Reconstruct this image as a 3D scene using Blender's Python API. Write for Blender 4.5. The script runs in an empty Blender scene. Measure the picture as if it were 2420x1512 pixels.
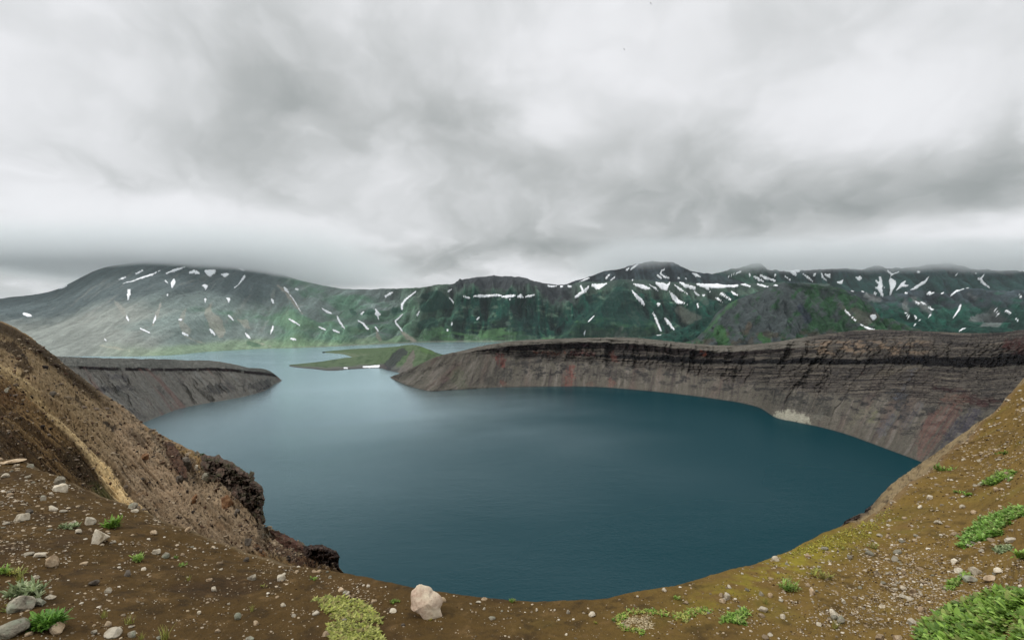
import bpy, bmesh, math, random
import numpy as np
from mathutils import Vector, Matrix, Euler
from mathutils.bvhtree import BVHTree

random.seed(7); rng = np.random.default_rng(7)
scene = bpy.context.scene
COL = scene.collection

# ------------------------------------------------------------------ camera
F, CX, HY, CAMZ = 1210.0, 1210.0, 790.0, 120.0     # measuring frame 2420 x 1512, horizon row 790, eye 120 m above the lake
cam = bpy.data.cameras.new("camera"); camo = bpy.data.objects.new("camera", cam); COL.objects.link(camo)
camo.location = (0, 0, CAMZ); camo.rotation_euler = (math.radians(90), 0, 0)
cam.sensor_width = 36; cam.lens = 18.0; cam.shift_y = 34 / 2420.0
cam.clip_start = 0.1; cam.clip_end = 200000
scene.camera = camo

# ------------------------------------------------------------------ light and exposure
SUN_EL, SUN_AZ = math.radians(46), math.radians(-105)     # azimuth clockwise from +Y (north): behind and to the left
sl = bpy.data.lights.new("sun", 'SUN'); sl.energy = 1.5; sl.angle = math.radians(10); sl.color = (1.0, 0.97, 0.93)
so = bpy.data.objects.new("sun", sl); COL.objects.link(so)
sd = Vector((math.sin(SUN_AZ) * math.cos(SUN_EL), math.cos(SUN_AZ) * math.cos(SUN_EL), math.sin(SUN_EL)))
so.rotation_euler = sd.to_track_quat('Z', 'Y').to_euler(); so.location = (0, 0, 400)
vs = scene.view_settings; scene.display_settings.display_device = 'sRGB'
vs.view_transform = 'Standard'; vs.look = 'None'; vs.exposure = 0.0; vs.gamma = 1.0; vs.use_curve_mapping = False
scene.cycles.volume_bounces = 3; scene.cycles.max_bounces = 5; scene.cycles.diffuse_bounces = 2
scene.cycles.transparent_max_bounces = 8
scene.cycles.use_denoising = True
scene.cycles.volume_step_rate = 1.0; scene.cycles.volume_max_steps = 64

ALB = 0.92
def lin(c):
    c = np.asarray(c, float) / 255.0
    return np.where(c <= 0.04045, c / 12.92, ((c + 0.055) / 1.055) ** 2.4)

# overcast sky: a Nishita sky almost wholly covered by a procedural cloud deck
wd = bpy.data.worlds.new("World"); scene.world = wd; wd.use_nodes = True
wn, wl = wd.node_tree.nodes, wd.node_tree.links
wn.clear()
class NB:
    def __init__(s, nodes, links): s.n, s.l = nodes, links
    def node(s, t, **kw):
        x = s.n.new(t)
        for k, v in kw.items(): setattr(x, k, v)
        return x
    def put(s, a, sock):
        if hasattr(a, 'is_linked'): s.l.new(a, sock)
        else: sock.default_value = a
    def m(s, op, a, b=None, c=None, clamp=False):
        x = s.node('ShaderNodeMath', operation=op, use_clamp=clamp); s.put(a, x.inputs[0])
        if b is not None: s.put(b, x.inputs[1])
        if c is not None: s.put(c, x.inputs[2])
        return x.outputs[0]
    def noise(s, vec, scale, detail=4, rough=0.5, dist=0.0, out='Fac'):
        x = s.node('ShaderNodeTexNoise'); x.inputs['Scale'].default_value = scale; x.inputs['Detail'].default_value = detail
        x.inputs['Roughness'].default_value = rough; x.inputs['Distortion'].default_value = dist
        s.l.new(vec, x.inputs['Vector']); return x.outputs[out]
    def mix(s, f, a, b, typ='RGBA', blend='MIX'):
        x = s.node('ShaderNodeMix', data_type='RGBA', blend_type=blend); s.put(f, x.inputs['Factor'])
        s.put(a, x.inputs['A'] if False else x.inputs[6]); s.put(b, x.inputs[7]); return x.outputs[2]
    def ramp(s, f, stops, interp='LINEAR'):
        x = s.node('ShaderNodeValToRGB'); cr = x.color_ramp; cr.interpolation = interp
        while len(cr.elements) < len(stops): cr.elements.new(0.5)
        for e, (p, c) in zip(cr.elements, stops): e.position = p; e.color = (*c, 1) if len(c) == 3 else c
        s.l.new(f, x.inputs[0]); return x.outputs[0]
    def mapping(s, vec, loc=(0, 0, 0), rot=(0, 0, 0), scale=(1, 1, 1)):
        x = s.node('ShaderNodeMapping'); x.inputs[1].default_value = loc; x.inputs[2].default_value = rot; x.inputs[3].default_value = scale
        s.l.new(vec, x.inputs[0]); return x.outputs[0]
    def comb(s, x_, y_, z_=0.0):
        x = s.node('ShaderNodeCombineXYZ'); s.put(x_, x.inputs[0]); s.put(y_, x.inputs[1]); s.put(z_, x.inputs[2]); return x.outputs[0]
W = NB(wn, wl)
tc = W.node('ShaderNodeTexCoord'); sep = W.node('ShaderNodeSeparateXYZ'); wl.new(tc.outputs['Generated'], sep.inputs[0])
dx, dy, dz = sep.outputs
az = W.m('ARCTAN2', dx, dy)
el = W.m('ARCSINE', dz)
elp = W.m('MAXIMUM', el, 0.0)
den = W.m('ADD', W.m('MAXIMUM', dz, 0.0), 0.16)
plane = W.comb(W.m('DIVIDE', dx, den), W.m('DIVIDE', dy, den), 0.0)       # the cloud deck seen from below
n1 = W.noise(plane, 1.1, 5, 0.5, 0.0, 'Color')
sp1 = W.node('ShaderNodeSeparateXYZ'); wl.new(n1, sp1.inputs[0])
azw = W.m('MULTIPLY_ADD', W.m('SUBTRACT', sp1.outputs[0], 0.5), 0.30, az)
elw = W.m('MULTIPLY_ADD', W.m('SUBTRACT', sp1.outputs[1], 0.5), W.m('MULTIPLY_ADD', elp, 0.34, 0.05), el)
ae = W.comb(azw, elw)
def blob_stack(blobs, base):
    tot = base
    for (px, py, rx, ry, amp, *rot) in blobs:
        X = (px - CX) / F; Zt = (HY - py) / F
        a = math.atan2(X, 1.0); e = math.atan2(Zt, math.hypot(X, 1))
        c2 = 1.0 / (1 + X * X)
        sa = rx / F * c2; se = ry / F * math.sqrt(c2)
        mp = W.node('ShaderNodeMapping', vector_type='TEXTURE')
        mp.inputs[1].default_value = (a, e, 0); mp.inputs[3].default_value = (sa, se, 1)
        if rot: mp.inputs[2].default_value = (0, 0, math.radians(rot[0]))
        wl.new(ae, mp.inputs[0])
        d = W.node('ShaderNodeVectorMath', operation='DOT_PRODUCT'); wl.new(mp.outputs[0], d.inputs[0]); wl.new(mp.outputs[0], d.inputs[1])
        tot = W.m('MULTIPLY_ADD', W.m('POWER', 0.45, d.outputs['Value']), amp, tot)
    return tot
SKY_BLOBS = [  # x, y, rx, ry, change of display value (0-255 scale)
    (90, 150, 260, 200, 12), (560, 280, 230, 170, -22), (640, 120, 130, 170, -14), (820, 300, 280, 150, -14),
    (250, 440, 120, 60, -22), (420, 500, 250, 42, 46), (30, 480, 160, 60, 22), (480, 575, 280, 34, 36),
    (-40, 620, 260, 40, -36), (120, 640, 120, 30, -22), (430, 636, 260, 12, -40), (860, 440, 110, 50, 20), (720, 540, 170, 40, 20),
    (1120, 330, 200, 110, -26), (1000, 520, 90, 40, 8), (1300, 290, 75, 50, 34), (1430, 90, 300, 110, 18), (1240, 560, 280, 60, -20), (960, 620, 170, 30, -22),
    (1500, 430, 230, 70, -34), (1900, 470, 330, 62, -48), (2250, 440, 200, 75, -34), (1480, 590, 330, 34, -36), (2000, 280, 230, 75, 34),
    (1840, 260, 90, 40, 14), (2180, 410, 60, 30, 16), (2250, 555, 230, 22, 30), (1850, 590, 150, 14, 14), (2150, 620, 380, 16, -34), (1700, 622, 90, 10, 26),
    (2280, 90, 200, 90, -2), (2390, 330, 80, 70, -14), (1150, 640, 320, 22, 4), (1800, 380, 300, 30, -10), (2420, 560, 120, 30, 10),
    (1010, 130, 180, 140, -12), (1650, 250, 120, 60, -8), (20, 690, 160, 26, -6), (1600, 330, 130, 50, -14)]
v0 = blob_stack([(x, y, rx, ry, a * 1.12, *q) for (x, y, rx, ry, a, *q) in SKY_BLOBS], 232.0)
n2 = W.noise(plane, 2.2, 6, 0.5, 0.0)
n3 = W.noise(W.mapping(plane, scale=(0.55, 1.0, 1)), 0.8, 5, 0.5)
v1 = W.m('MULTIPLY_ADD', W.m('SUBTRACT', n2, 0.5), 26.0, v0)
v1 = W.m('MULTIPLY_ADD', W.m('SUBTRACT', n3, 0.5), 20.0, v1)
n4 = W.noise(W.mapping(ae, scale=(1, 1.4, 1)), 5.0, 6, 0.5, 0.15)
wob = W.noise(ae, 16.0, 5, 0.55, 0.0, 'Color'); wsc = W.node('ShaderNodeVectorMath', operation='SCALE'); wl.new(wob, wsc.inputs[0]); wsc.inputs['Scale'].default_value = 0.09
vad = W.node('ShaderNodeVectorMath', operation='ADD'); wl.new(ae, vad.inputs[0]); wl.new(wsc.outputs[0], vad.inputs[1])
def puffs(scale, loc):
    vo = W.node('ShaderNodeTexVoronoi', feature='SMOOTH_F1'); vo.inputs['Scale'].default_value = scale; vo.inputs['Smoothness'].default_value = 0.55
    wl.new(W.mapping(vad.outputs[0], loc=loc, scale=(1, 1.5, 0)), vo.inputs['Vector']); return vo.outputs['Distance']
bandm = W.node('ShaderNodeMapRange', interpolation_type='SMOOTHSTEP'); wl.new(el, bandm.inputs[0]); bandm.inputs[1].default_value = 0.36; bandm.inputs[2].default_value = 0.08; bandm.inputs[3].default_value = 0.45; bandm.inputs[4].default_value = 1.0
pf = W.m('ADD', W.m('MULTIPLY', W.m('SUBTRACT', 0.42, puffs(9.0, (0.3, 0.1, 0))), 60.0), W.m('MULTIPLY', W.m('SUBTRACT', 0.42, puffs(21.0, (1.3, 2.1, 0))), 30.0))
v1 = W.m('MULTIPLY_ADD', pf, bandm.outputs[0], v1)
v1 = W.m('MULTIPLY_ADD', W.m('SUBTRACT', n4, 0.5), 44.0, v1)
v1 = W.m('SMOOTH_MIN', W.m('SMOOTH_MAX', v1, 146.0, 40.0), 243.0, 46.0)
lv = W.m('POWER', W.m('DIVIDE', v1, 255.0), 2.2)
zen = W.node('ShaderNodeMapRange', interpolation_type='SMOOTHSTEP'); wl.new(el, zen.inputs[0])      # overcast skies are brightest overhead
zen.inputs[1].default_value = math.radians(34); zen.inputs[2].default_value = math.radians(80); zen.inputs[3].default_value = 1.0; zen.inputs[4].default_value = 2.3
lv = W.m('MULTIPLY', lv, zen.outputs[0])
tint = W.ramp(W.m('DIVIDE', v1, 255.0), [(0.5, (0.91, 1.0, 0.985)), (0.75, (0.965, 1.0, 1.0)), (0.93, (0.985, 0.995, 1.02))])
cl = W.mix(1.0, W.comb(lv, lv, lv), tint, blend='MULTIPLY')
nish = W.node('ShaderNodeTexSky', sky_type='NISHITA', sun_disc=False)
nish.sun_elevation = SUN_EL; nish.sun_rotation = SUN_AZ % (2 * math.pi)
bg1 = W.node('ShaderNodeBackground'); wl.new(nish.outputs[0], bg1.inputs[0]); bg1.inputs[1].default_value = 0.08
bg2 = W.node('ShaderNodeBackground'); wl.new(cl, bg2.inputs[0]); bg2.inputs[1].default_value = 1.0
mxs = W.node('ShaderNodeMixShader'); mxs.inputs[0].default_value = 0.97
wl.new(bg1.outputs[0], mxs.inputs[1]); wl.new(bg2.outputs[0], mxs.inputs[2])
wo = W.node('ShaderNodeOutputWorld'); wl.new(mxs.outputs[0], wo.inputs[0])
wd.cycles.sampling_method = 'MANUAL'; wd.cycles.sample_map_resolution = 512

# ------------------------------------------------------------------ numeric helpers
def _hash(ix, iy, iz, seed):
    h = (ix.astype(np.uint32) * np.uint32(374761393) + iy.astype(np.uint32) * np.uint32(668265263)
         + iz.astype(np.uint32) * np.uint32(2147483647) + np.uint32(seed) * np.uint32(1274126177))
    h = (h ^ (h >> np.uint32(13))) * np.uint32(1103515245)
    h = (h ^ (h >> np.uint32(15))) * np.uint32(2246822519)
    return h ^ (h >> np.uint32(16))
def perlin(x, y, seed=0):
    x = np.asarray(x, float); y = np.asarray(y, float); x, y = np.broadcast_arrays(x, y)
    xi = np.floor(x); yi = np.floor(y); xf = x - xi; yf = y - yi
    xi = xi.astype(np.int64); yi = yi.astype(np.int64)
    u = xf * xf * xf * (xf * (xf * 6 - 15) + 10); v = yf * yf * yf * (yf * (yf * 6 - 15) + 10)
    def g(a, b):
        th = _hash(xi + a, yi + b, np.zeros_like(xi), seed).astype(np.float64) * (2 * math.pi / 4294967296.0)
        return np.cos(th) * (xf - a) + np.sin(th) * (yf - b)
    return ((g(0, 0) * (1 - u) + g(1, 0) * u) * (1 - v) + (g(0, 1) * (1 - u) + g(1, 1) * u) * v) * 1.5
def fbm(x, y, seed=0, oc=5, gain=0.5, lac=2.03):
    t = 0; a = 1; s = 0
    for i in range(oc):
        t = t + a * perlin(x * lac ** i + 17.3 * i, y * lac ** i - 9.1 * i, seed + i); s += a; a *= gain
    return t / s
def ridged(x, y, seed=0, oc=5, gain=0.5):
    t = 0; a = 1; s = 0
    for i in range(oc):
        t = t + a * (1 - np.abs(perlin(x * 2.03 ** i + 3.1 * i, y * 2.03 ** i, seed + i)) * 1.9); s += a; a *= gain
    return t / s
def sst(a, b, x):
    t = np.clip((x - a) / (b - a), 0, 1); return t * t * (3 - 2 * t)
def curve(pts):
    """smooth curve through (x, y[, ...]) control points"""
    p = np.array(pts, float); x = p[:, 0]
    def f(q, k=1):
        q = np.asarray(q, float); y = p[:, k]
        d = np.diff(y) / np.diff(x); m = np.zeros_like(y); m[1:-1] = (d[:-1] * np.diff(x)[1:] + d[1:] * np.diff(x)[:-1]) / (x[2:] - x[:-2]); m[0] = d[0]; m[-1] = d[-1]
        bad = np.zeros(len(y), bool); bad[1:-1] = d[:-1] * d[1:] <= 0; m[bad] = 0
        i = np.clip(np.searchsorted(x, q) - 1, 0, len(x) - 2); h = x[i + 1] - x[i]; t = np.clip((q - x[i]) / h, 0, 1)
        return ((2 * t**3 - 3 * t**2 + 1) * y[i] + (t**3 - 2 * t**2 + t) * h * m[i] + (-2 * t**3 + 3 * t**2) * y[i + 1] + (t**3 - t**2) * h * m[i + 1])
    return f
def waterY(py): return F * CAMZ / (py - HY)             # forward distance of a lake-level point on picture row py
def toworld(px, py, Y): return (px - CX) / F * Y, Y, CAMZ + (HY - py) / F * Y
def topx(X, Y, Z): return CX + F * X / Y, HY - F * (Z - CAMZ) / Y

def worley(x, y, seed=0):
    xi = np.floor(x).astype(np.int64); yi = np.floor(y).astype(np.int64); b1 = np.full(np.shape(x), 9.0); b2 = b1.copy()
    for a in (-1, 0, 1):
        for c in (-1, 0, 1):
            h = _hash(xi + a, yi + c, np.zeros_like(xi), seed); px = xi + a + (h & np.uint32(1023)) / 1023.0; py = yi + c + ((h >> np.uint32(10)) & np.uint32(1023)) / 1023.0
            d = np.hypot(x - px, y - py); b2 = np.minimum(b2, np.maximum(b1, d)); b1 = np.minimum(b1, d)
    return b1, b2
def stroke_dist(PX, PY, pts):
    """signed (distance - half width) to a stroke [(x, y, width), ...]"""
    best = np.full(PX.shape, 1e9)
    pts = [tuple(map(float, p)) for p in pts]
    if len(pts) == 1: pts = pts * 2
    for (x0, y0, w0), (x1, y1, w1) in zip(pts[:-1], pts[1:]):
        L2 = (x1 - x0) ** 2 + (y1 - y0) ** 2 + 1e-9
        t = np.clip(((PX - x0) * (x1 - x0) + (PY - y0) * (y1 - y0)) / L2, 0, 1)
        d = np.hypot(PX - x0 - t * (x1 - x0), PY - y0 - t * (y1 - y0)) - (w0 + (w1 - w0) * t) / 2
        best = np.minimum(best, d)
    return best
def z1(pts): return [(x * 0.36, 580.8 + y * 0.36, w * 0.36) for x, y, w in pts]
def z2(pts): return [(774.4 + x * 0.36, 580.8 + y * 0.36, w * 0.36) for x, y, w in pts]
def z3(pts): return [(1548.8 + x * 0.36, 580.8 + y * 0.36, w * 0.36) for x, y, w in pts]

class Paint:
    """linear colours of a surface, mixed by masks"""
    def __init__(s, shape, rgb): s.c = np.empty(shape + (3,)); s.c[:] = lin(rgb)
    def mix(s, rgb, m):
        m = np.clip(m, 0, 1)[..., None]; s.c = s.c * (1 - m) + lin(rgb) * m
    def mul(s, k): s.c = s.c * np.asarray(k)[..., None]
def paint_stroke(P, PX, PY, pts, rgb, soft=3, rag=3, alpha=1.0, seed=1, fx=0.08, fy=0.08, brk=None):
    xs = [p[0] for p in pts]; ys = [p[1] for p in pts]; w = max(p[2] for p in pts) + soft + rag + 3
    m = (PX > min(xs) - w) & (PX < max(xs) + w) & (PY > min(ys) - w) & (PY < max(ys) + w)
    if not m.any(): return
    d = stroke_dist(PX[m], PY[m], pts) + rag * fbm(PX[m] * fx, PY[m] * fy, seed, 4, 0.6) * 1.6
    a = np.clip(-d / soft + 0.5, 0, 1) * alpha
    if brk is not None: a = a * np.clip(.62 + brk[m] * 1.6, .1, 1)
    a = a[:, None]
    P.c[m] = P.c[m] * (1 - a) + lin(rgb) * a

# ------------------------------------------------------------------ object helpers
def tag(o, label=None, cat=None, group=None, kind=None):
    if label: o['label'] = label
    if cat: o['category'] = cat
    if group: o['group'] = group
    if kind: o['kind'] = kind
    return o
def np_mesh(name, verts, faces, smooth=True, col=None):
    me = bpy.data.meshes.new(name); nv = len(verts); k = faces.shape[1]
    me.vertices.add(nv); me.vertices.foreach_set('co', np.ascontiguousarray(verts, np.float32).ravel())
    me.loops.add(faces.size); me.loops.foreach_set('vertex_index', np.ascontiguousarray(faces, np.int32).ravel())
    me.polygons.add(len(faces)); me.polygons.foreach_set('loop_start', np.arange(0, faces.size, k, dtype=np.int32))
    try: me.polygons.foreach_set('loop_total', np.full(len(faces), k, np.int32))
    except Exception: pass
    me.polygons.foreach_set('use_smooth', np.full(len(faces), smooth, bool))
    if col is not None:
        a = me.color_attributes.new('col', 'FLOAT_COLOR', 'POINT')
        c = np.ones((nv, 4), np.float32); c[:, :3] = col; a.data.foreach_set('color', c.ravel())
    me.update(calc_edges=True); me.validate(); return me
def link(name, me, mat=None, parent=None, loc=None):
    o = bpy.data.objects.new(name, me)
    if mat and me and not me.materials: me.materials.append(mat)
    if parent: o.parent = parent
    if loc is not None: o.location = loc
    COL.objects.link(o); return o
def grid_faces(nr, nc, wrap=False):
    i = np.arange(nr - 1)[:, None] * nc; j = np.arange(nc - 1)[None, :]
    a = (i + j).ravel(); return np.stack([a, a + 1, a + nc + 1, a + nc], 1)

def terrain_mat(name, scales=((0.02, 1.0), (0.1, 0.5)), vary=0.35, bump=0.5, bdist=10.0, rough=0.95, stretch=(1, 1, 1), use_attr=True, base=None, spec=0.15, vscale=0.05):
    m = bpy.data.materials.new(name); m.use_nodes = True; n = m.node_tree.nodes; n.clear(); B = NB(n, m.node_tree.links)
    out = B.node('ShaderNodeOutputMaterial'); bs = B.node('ShaderNodeBsdfPrincipled')
    bs.inputs['Roughness'].default_value = rough; bs.inputs['Specular IOR Level'].default_value = spec
    tc = B.node('ShaderNodeTexCoord'); vec = B.mapping(tc.outputs['Object'], scale=stretch)
    if use_attr: at = B.node('ShaderNodeAttribute', attribute_name='col'); c = at.outputs['Color']
    else: c = (*base, 1)
    nv = B.noise(vec, vscale, 6, 0.65)
    f = B.m('MULTIPLY_ADD', B.m('SUBTRACT', nv, 0.5), vary * 3.0, 1.0)
    c2 = B.node('ShaderNodeVectorMath', operation='SCALE'); B.put(c if use_attr else base, c2.inputs[0]); B.l.new(f, c2.inputs['Scale'])
    B.l.new(c2.outputs[0], bs.inputs['Base Color'])
    h = None
    for sc_, w in scales:
        x = B.m('MULTIPLY', B.noise(vec, sc_, 8, 0.62), w); h = x if h is None else B.m('ADD', h, x)
    bp = B.node('ShaderNodeBump'); bp.inputs['Strength'].default_value = bump; bp.inputs['Distance'].default_value = bdist
    B.l.new(h, bp.inputs['Height']); B.l.new(bp.outputs[0], bs.inputs['Normal'])
    B.l.new(bs.outputs[0], out.inputs[0]); return m

class Land:
    """a slope built between a foot line and a crest line, each at its own true distance"""
    def __init__(s, px, yb, yc, Yb, Yc=None, nr=150, cot=None, tpow=1.0, back=None, skirt=None, warp=None, apron=False):
        nc = len(px); t = np.linspace(0, 1, nr)[:, None]; tt = t ** tpow if warp is None else warp(t)
        px2 = np.broadcast_to(px, (nr, nc)).copy(); PY = yb * (1 - tt) + yc * tt
        if cot is None:
            bow = 0
            Y = 1.0 / ((1 / Yb) * (1 - tt) + (1 / Yc) * tt)
        else:
            a = (HY - PY) / F; Y = np.empty((nr, nc)); Y[0] = Yb
            C = cot(px2, PY, np.broadcast_to(t, (nr, nc)))
            for r in range(1, nr):
                z = CAMZ + a[r - 1] * Y[r - 1]; Y[r] = (Y[r - 1] + C[r] * (CAMZ - z)) / np.maximum(1 - C[r] * a[r], 0.3)
                Y[r] = np.maximum(Y[r], Y[r - 1] * 1.00001)
        X, Y, Z = toworld(px2, PY, Y)
        T = np.broadcast_to(t, (nr, nc)).copy()
        if back:
            L, drop, nb = back; k = np.linspace(0, 1, nb + 1)[1:, None]
            Yc_ = Y[-1]; Yn = Yc_ + L * k; Xn = X[-1] / Y[-1] * Yn
            Zn = Z[-1] - drop * k ** 1.15
            X = np.vstack([X, Xn]); Y = np.vstack([Y, Yn]); Z = np.vstack([Z, Zn]); T = np.vstack([T, np.broadcast_to(1 + k, (nb, nc))])
        if apron:
            k = np.linspace(1, 0, 22)[:-1, None]; Y0 = Y[0] * (1 - .30 * k); Z0 = Z[0] - .36 * Y[0] * k - .12 * Y[0] * k * k; X0 = X[0] / Y[0] * Y0
            X = np.vstack([X0, X]); Y = np.vstack([Y0, Y]); Z = np.vstack([Z0, Z]); T = np.vstack([np.broadcast_to(-k * .2, X0.shape), T])
        if skirt:
            X = np.vstack([X[:1], X]); Y = np.vstack([Y[:1], Y]); Z = np.vstack([Z[:1] - skirt, Z]); T = np.vstack([T[:1] - 0.001, T])
        s.X, s.Y, s.Z, s.T = X, Y, Z, T
        s.SX, s.SY = topx(X, Y, Z)
    def shift(s, h, fy=0.7, fz=0.7):
        s.Y = s.Y - h * fy; s.X = s.X * 1.0; s.Z = s.Z + h * fz; s.SX, s.SY = topx(s.X, np.maximum(s.Y, 0.5), s.Z)
    def build(s, name, P, mat):
        nr, nc = s.X.shape; s.nr, s.nc = nr, nc
        v = np.stack([s.X, s.Y, s.Z], -1).reshape(-1, 3)
        me = np_mesh(name, v, grid_faces(nr, nc), True, P.c.reshape(-1, 3)); o = link(name, me, mat); s.o = o; return o

# ------------------------------------------------------------------ materials of the land
M_FAR = terrain_mat('far_slope_surface', ((0.005, 1.0), (0.03, 0.5)), 0.30, 0.9, 75.0, vscale=0.02)
M_WALL = terrain_mat('crater_rock_surface', ((0.06, 1.0), (0.4, 0.5)), 0.34, 1.0, 8.0, vscale=0.22)
M_NEAR = terrain_mat('cinder_surface', ((7.0, 1.0), (45.0, 0.5)), 0.30, 0.8, 0.035, vscale=14.0)
M_RIDGE = terrain_mat('ridge_surface', ((1.6, 1.0), (9.0, 0.5)), 0.34, 0.8, 0.16, vscale=4.0)

# ------------------------------------------------------------------ ground under everything, and the water
def disc(name, z, R, mat, cy=0):
    a = np.linspace(0, 2 * math.pi, 97)[:-1]
    v = np.vstack([[[0, cy, z]], np.stack([R * np.cos(a), cy + R * np.sin(a), np.full(96, z)], 1)])
    f = np.array([[0, 1 + i, 1 + (i + 1) % 96] for i in range(96)])
    return link(name, np_mesh(name, v, f, False), mat)
g0 = disc('lake_bed', -8, 60000, terrain_mat('plain_surface', ((0.01, 1),), 0.3, 0.4, 5, use_attr=False, base=(0.05, 0.075, 0.045)))
tag(g0, kind='structure')

def water_mat():
    m = bpy.data.materials.new('lake_water'); m.use_nodes = True; n = m.node_tree.nodes; n.clear(); B = NB(n, m.node_tree.links)
    out = B.node('ShaderNodeOutputMaterial'); tc = B.node('ShaderNodeTexCoord'); P = tc.outputs['Object']
    dif = B.node('ShaderNodeBsdfDiffuse'); glo = B.node('ShaderNodeBsdfAnisotropic') if hasattr(bpy.types, 'ShaderNodeBsdfAnisotropic') else B.node('ShaderNodeBsdfGlossy')
    big = B.noise(B.mapping(P, scale=(1.0, 1.5, 1.0), rot=(0, 0, 0.25)), 0.0022, 3, 0.5, 0.3)     # wind lanes
    fin = B.noise(B.mapping(P, scale=(1, 1.8, 1)), 0.05, 5, 0.6)
    grain = B.noise(B.mapping(P, scale=(1, 1.5, 1)), 0.30, 4, 0.7)
    dif.inputs[0].default_value = (0.002, 0.031, 0.040, 1)
    glo.inputs['Color'].default_value = (0.70, 0.87, 0.93, 1)
    r = B.m('MULTIPLY_ADD', big, 0.10, 0.07); r = B.m('MULTIPLY_ADD', B.m('SUBTRACT', grain, 0.5), 0.10, r)
    bp = B.node('ShaderNodeBump'); bp.inputs['Strength'].default_value = 0.8; bp.inputs['Distance'].default_value = 0.5
    h = B.m('ADD', grain, B.m('MULTIPLY', fin, 1.2)); B.l.new(h, bp.inputs['Height']); B.l.new(bp.outputs[0], glo.inputs['Normal'])
    fr = B.node('ShaderNodeFresnel'); fr.inputs['IOR'].default_value = 1.33
    sp = B.node('ShaderNodeSeparateXYZ'); B.l.new(P, sp.inputs[0])       # reflection painted by position: brightened left, dimmed under the wall; left also ruffled
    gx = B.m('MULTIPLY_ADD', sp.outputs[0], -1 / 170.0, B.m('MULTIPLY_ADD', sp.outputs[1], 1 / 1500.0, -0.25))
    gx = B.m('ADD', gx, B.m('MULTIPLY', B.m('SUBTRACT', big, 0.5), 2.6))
    refl_gain = B.node('ShaderNodeMapRange', interpolation_type='SMOOTHSTEP'); B.l.new(gx, refl_gain.inputs[0])
    refl_gain.inputs[1].default_value = -1.3; refl_gain.inputs[2].default_value = 1.7; refl_gain.inputs[3].default_value = 0.30; refl_gain.inputs[4].default_value = 1.85
    B.l.new(B.m('MULTIPLY_ADD', refl_gain.outputs[0], .085, B.m('ADD', r, -.05)), glo.inputs['Roughness'])
    f = B.m('MULTIPLY', fr.outputs[0], refl_gain.outputs[0], clamp=True)
    mx = B.node('ShaderNodeMixShader'); B.l.new(f, mx.inputs[0]); B.l.new(dif.outputs[0], mx.inputs[1]); B.l.new(glo.outputs[0], mx.inputs[2])
    B.l.new(mx.outputs[0], out.inputs[0]); return m
wv = np.array([[-9000, -400, 0], [9000, -400, 0], [9000, 8600, 0], [-9000, 8600, 0]], float)
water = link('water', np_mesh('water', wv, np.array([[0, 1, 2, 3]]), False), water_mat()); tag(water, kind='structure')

# ------------------------------------------------------------------ far slopes: cloud-capped volcano (left) running into the forested caldera wall (centre)
def cols(a, b, step): return np.arange(a, b + step, step, dtype=float)
def env(T, a=0.12, b=0.14, top=0.12):
    return sst(0, a, T) * (1 - (1 - top) * sst(1 - b, 1.0, T)) * np.where(T > 1, 0.5, 1)
px = cols(-420, 1960, 1.25)
yb = curve([(-420, 846), (-100, 843), (150, 842), (300, 842), (420, 838), (480, 832), (540, 828), (620, 824), (700, 822), (760, 820), (870, 815), (960, 810.5), (1100, 808), (1960, 808)])(px)
yc = curve([(-420, 742), (-200, 722), (0, 705), (60, 698), (130, 685), (175, 664), (235, 636), (300, 622), (400, 614), (500, 614), (600, 631), (650, 644), (700, 659),
            (760, 674), (810, 682), (870, 684), (925, 680), (1000, 677), (1025, 674), (1062, 673), (1100, 660), (1150, 653.5), (1200, 652.5), (1235, 656), (1290, 671), (1345, 672),
            (1380, 664), (1420, 666), (1445, 662), (1470, 659), (1500, 660), (1560, 664), (1640, 667), (1700, 672), (1790, 668), (1850, 668), (1960, 672)])(px)
yc = yc + 2.0 * fbm(px / 13, px * 0, 5, 5, .62) * np.interp(px, [0, 700, 1000], [.3, .5, 1.2])
Yc = curve([(-420, 6200), (0, 6200), (420, 6600), (800, 8300), (1000, 9300), (1960, 9700)])(px)
L = Land(px, yb, yc, waterY(yb), Yc, nr=170, tpow=0.95, back=(2500, 900, 10), skirt=40)
rel = sst(560, 1050, L.SX)                              # how rugged: smooth cone on the left, deep spurs in the middle
u = L.X + 0.35 * (L.Y - 6000) * (1 - rel)
spur = ridged(u / 1150 + 0.3 * fbm(L.X / 900, L.T * 2, 3), L.T * 0.7, 11, 3) - 0.55
gul = ridged(u / 330 + 0.25 * fbm(L.X / 300, L.T * 3, 4), L.T * 1.3, 21, 4) - 0.55
fine = fbm(L.X / 130, L.Y / 160, 31, 5, 0.6)
h = (spur * (110 + 330 * rel) + gul * (75 + 130 * rel) + fine * 36) * env(L.T) * np.clip(L.Y / 8000, 0.25, 1)
BUT = [([(1472, 664, 4), (1452, 815, 300)], 300), ([(1185, 690, 20), (1195, 815, 150)], 120), ([(1745, 676, 10), (1700, 815, 150)], 160), ([(1085, 690, 10), (1060, 815, 90)], 90)]      # big buttresses running down to the lake
for pts, am in BUT:
    dd = stroke_dist(L.SX + 12 * fbm(L.SX / 40, L.SY / 30, 93, 3), L.SY, pts); h = h * (1 - .45 * sst(8, -20, dd)) + am * np.clip(-dd / 75, 0, 1) ** .8 * sst(0, .12, L.T) * (1 - sst(.93, 1.0, L.T))
L.shift(h)
X_, S, T = L.SX, L.SY, L.T
P = Paint(L.X.shape, (112, 124, 120))
nA = fbm(u / 500, T * 4, 41, 5, 0.6); nB = fbm(X_ / 26, S / 10, 42, 5, 0.62); st = fbm(u / 70, T * 3.0, 43, 4, 0.6)
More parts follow.
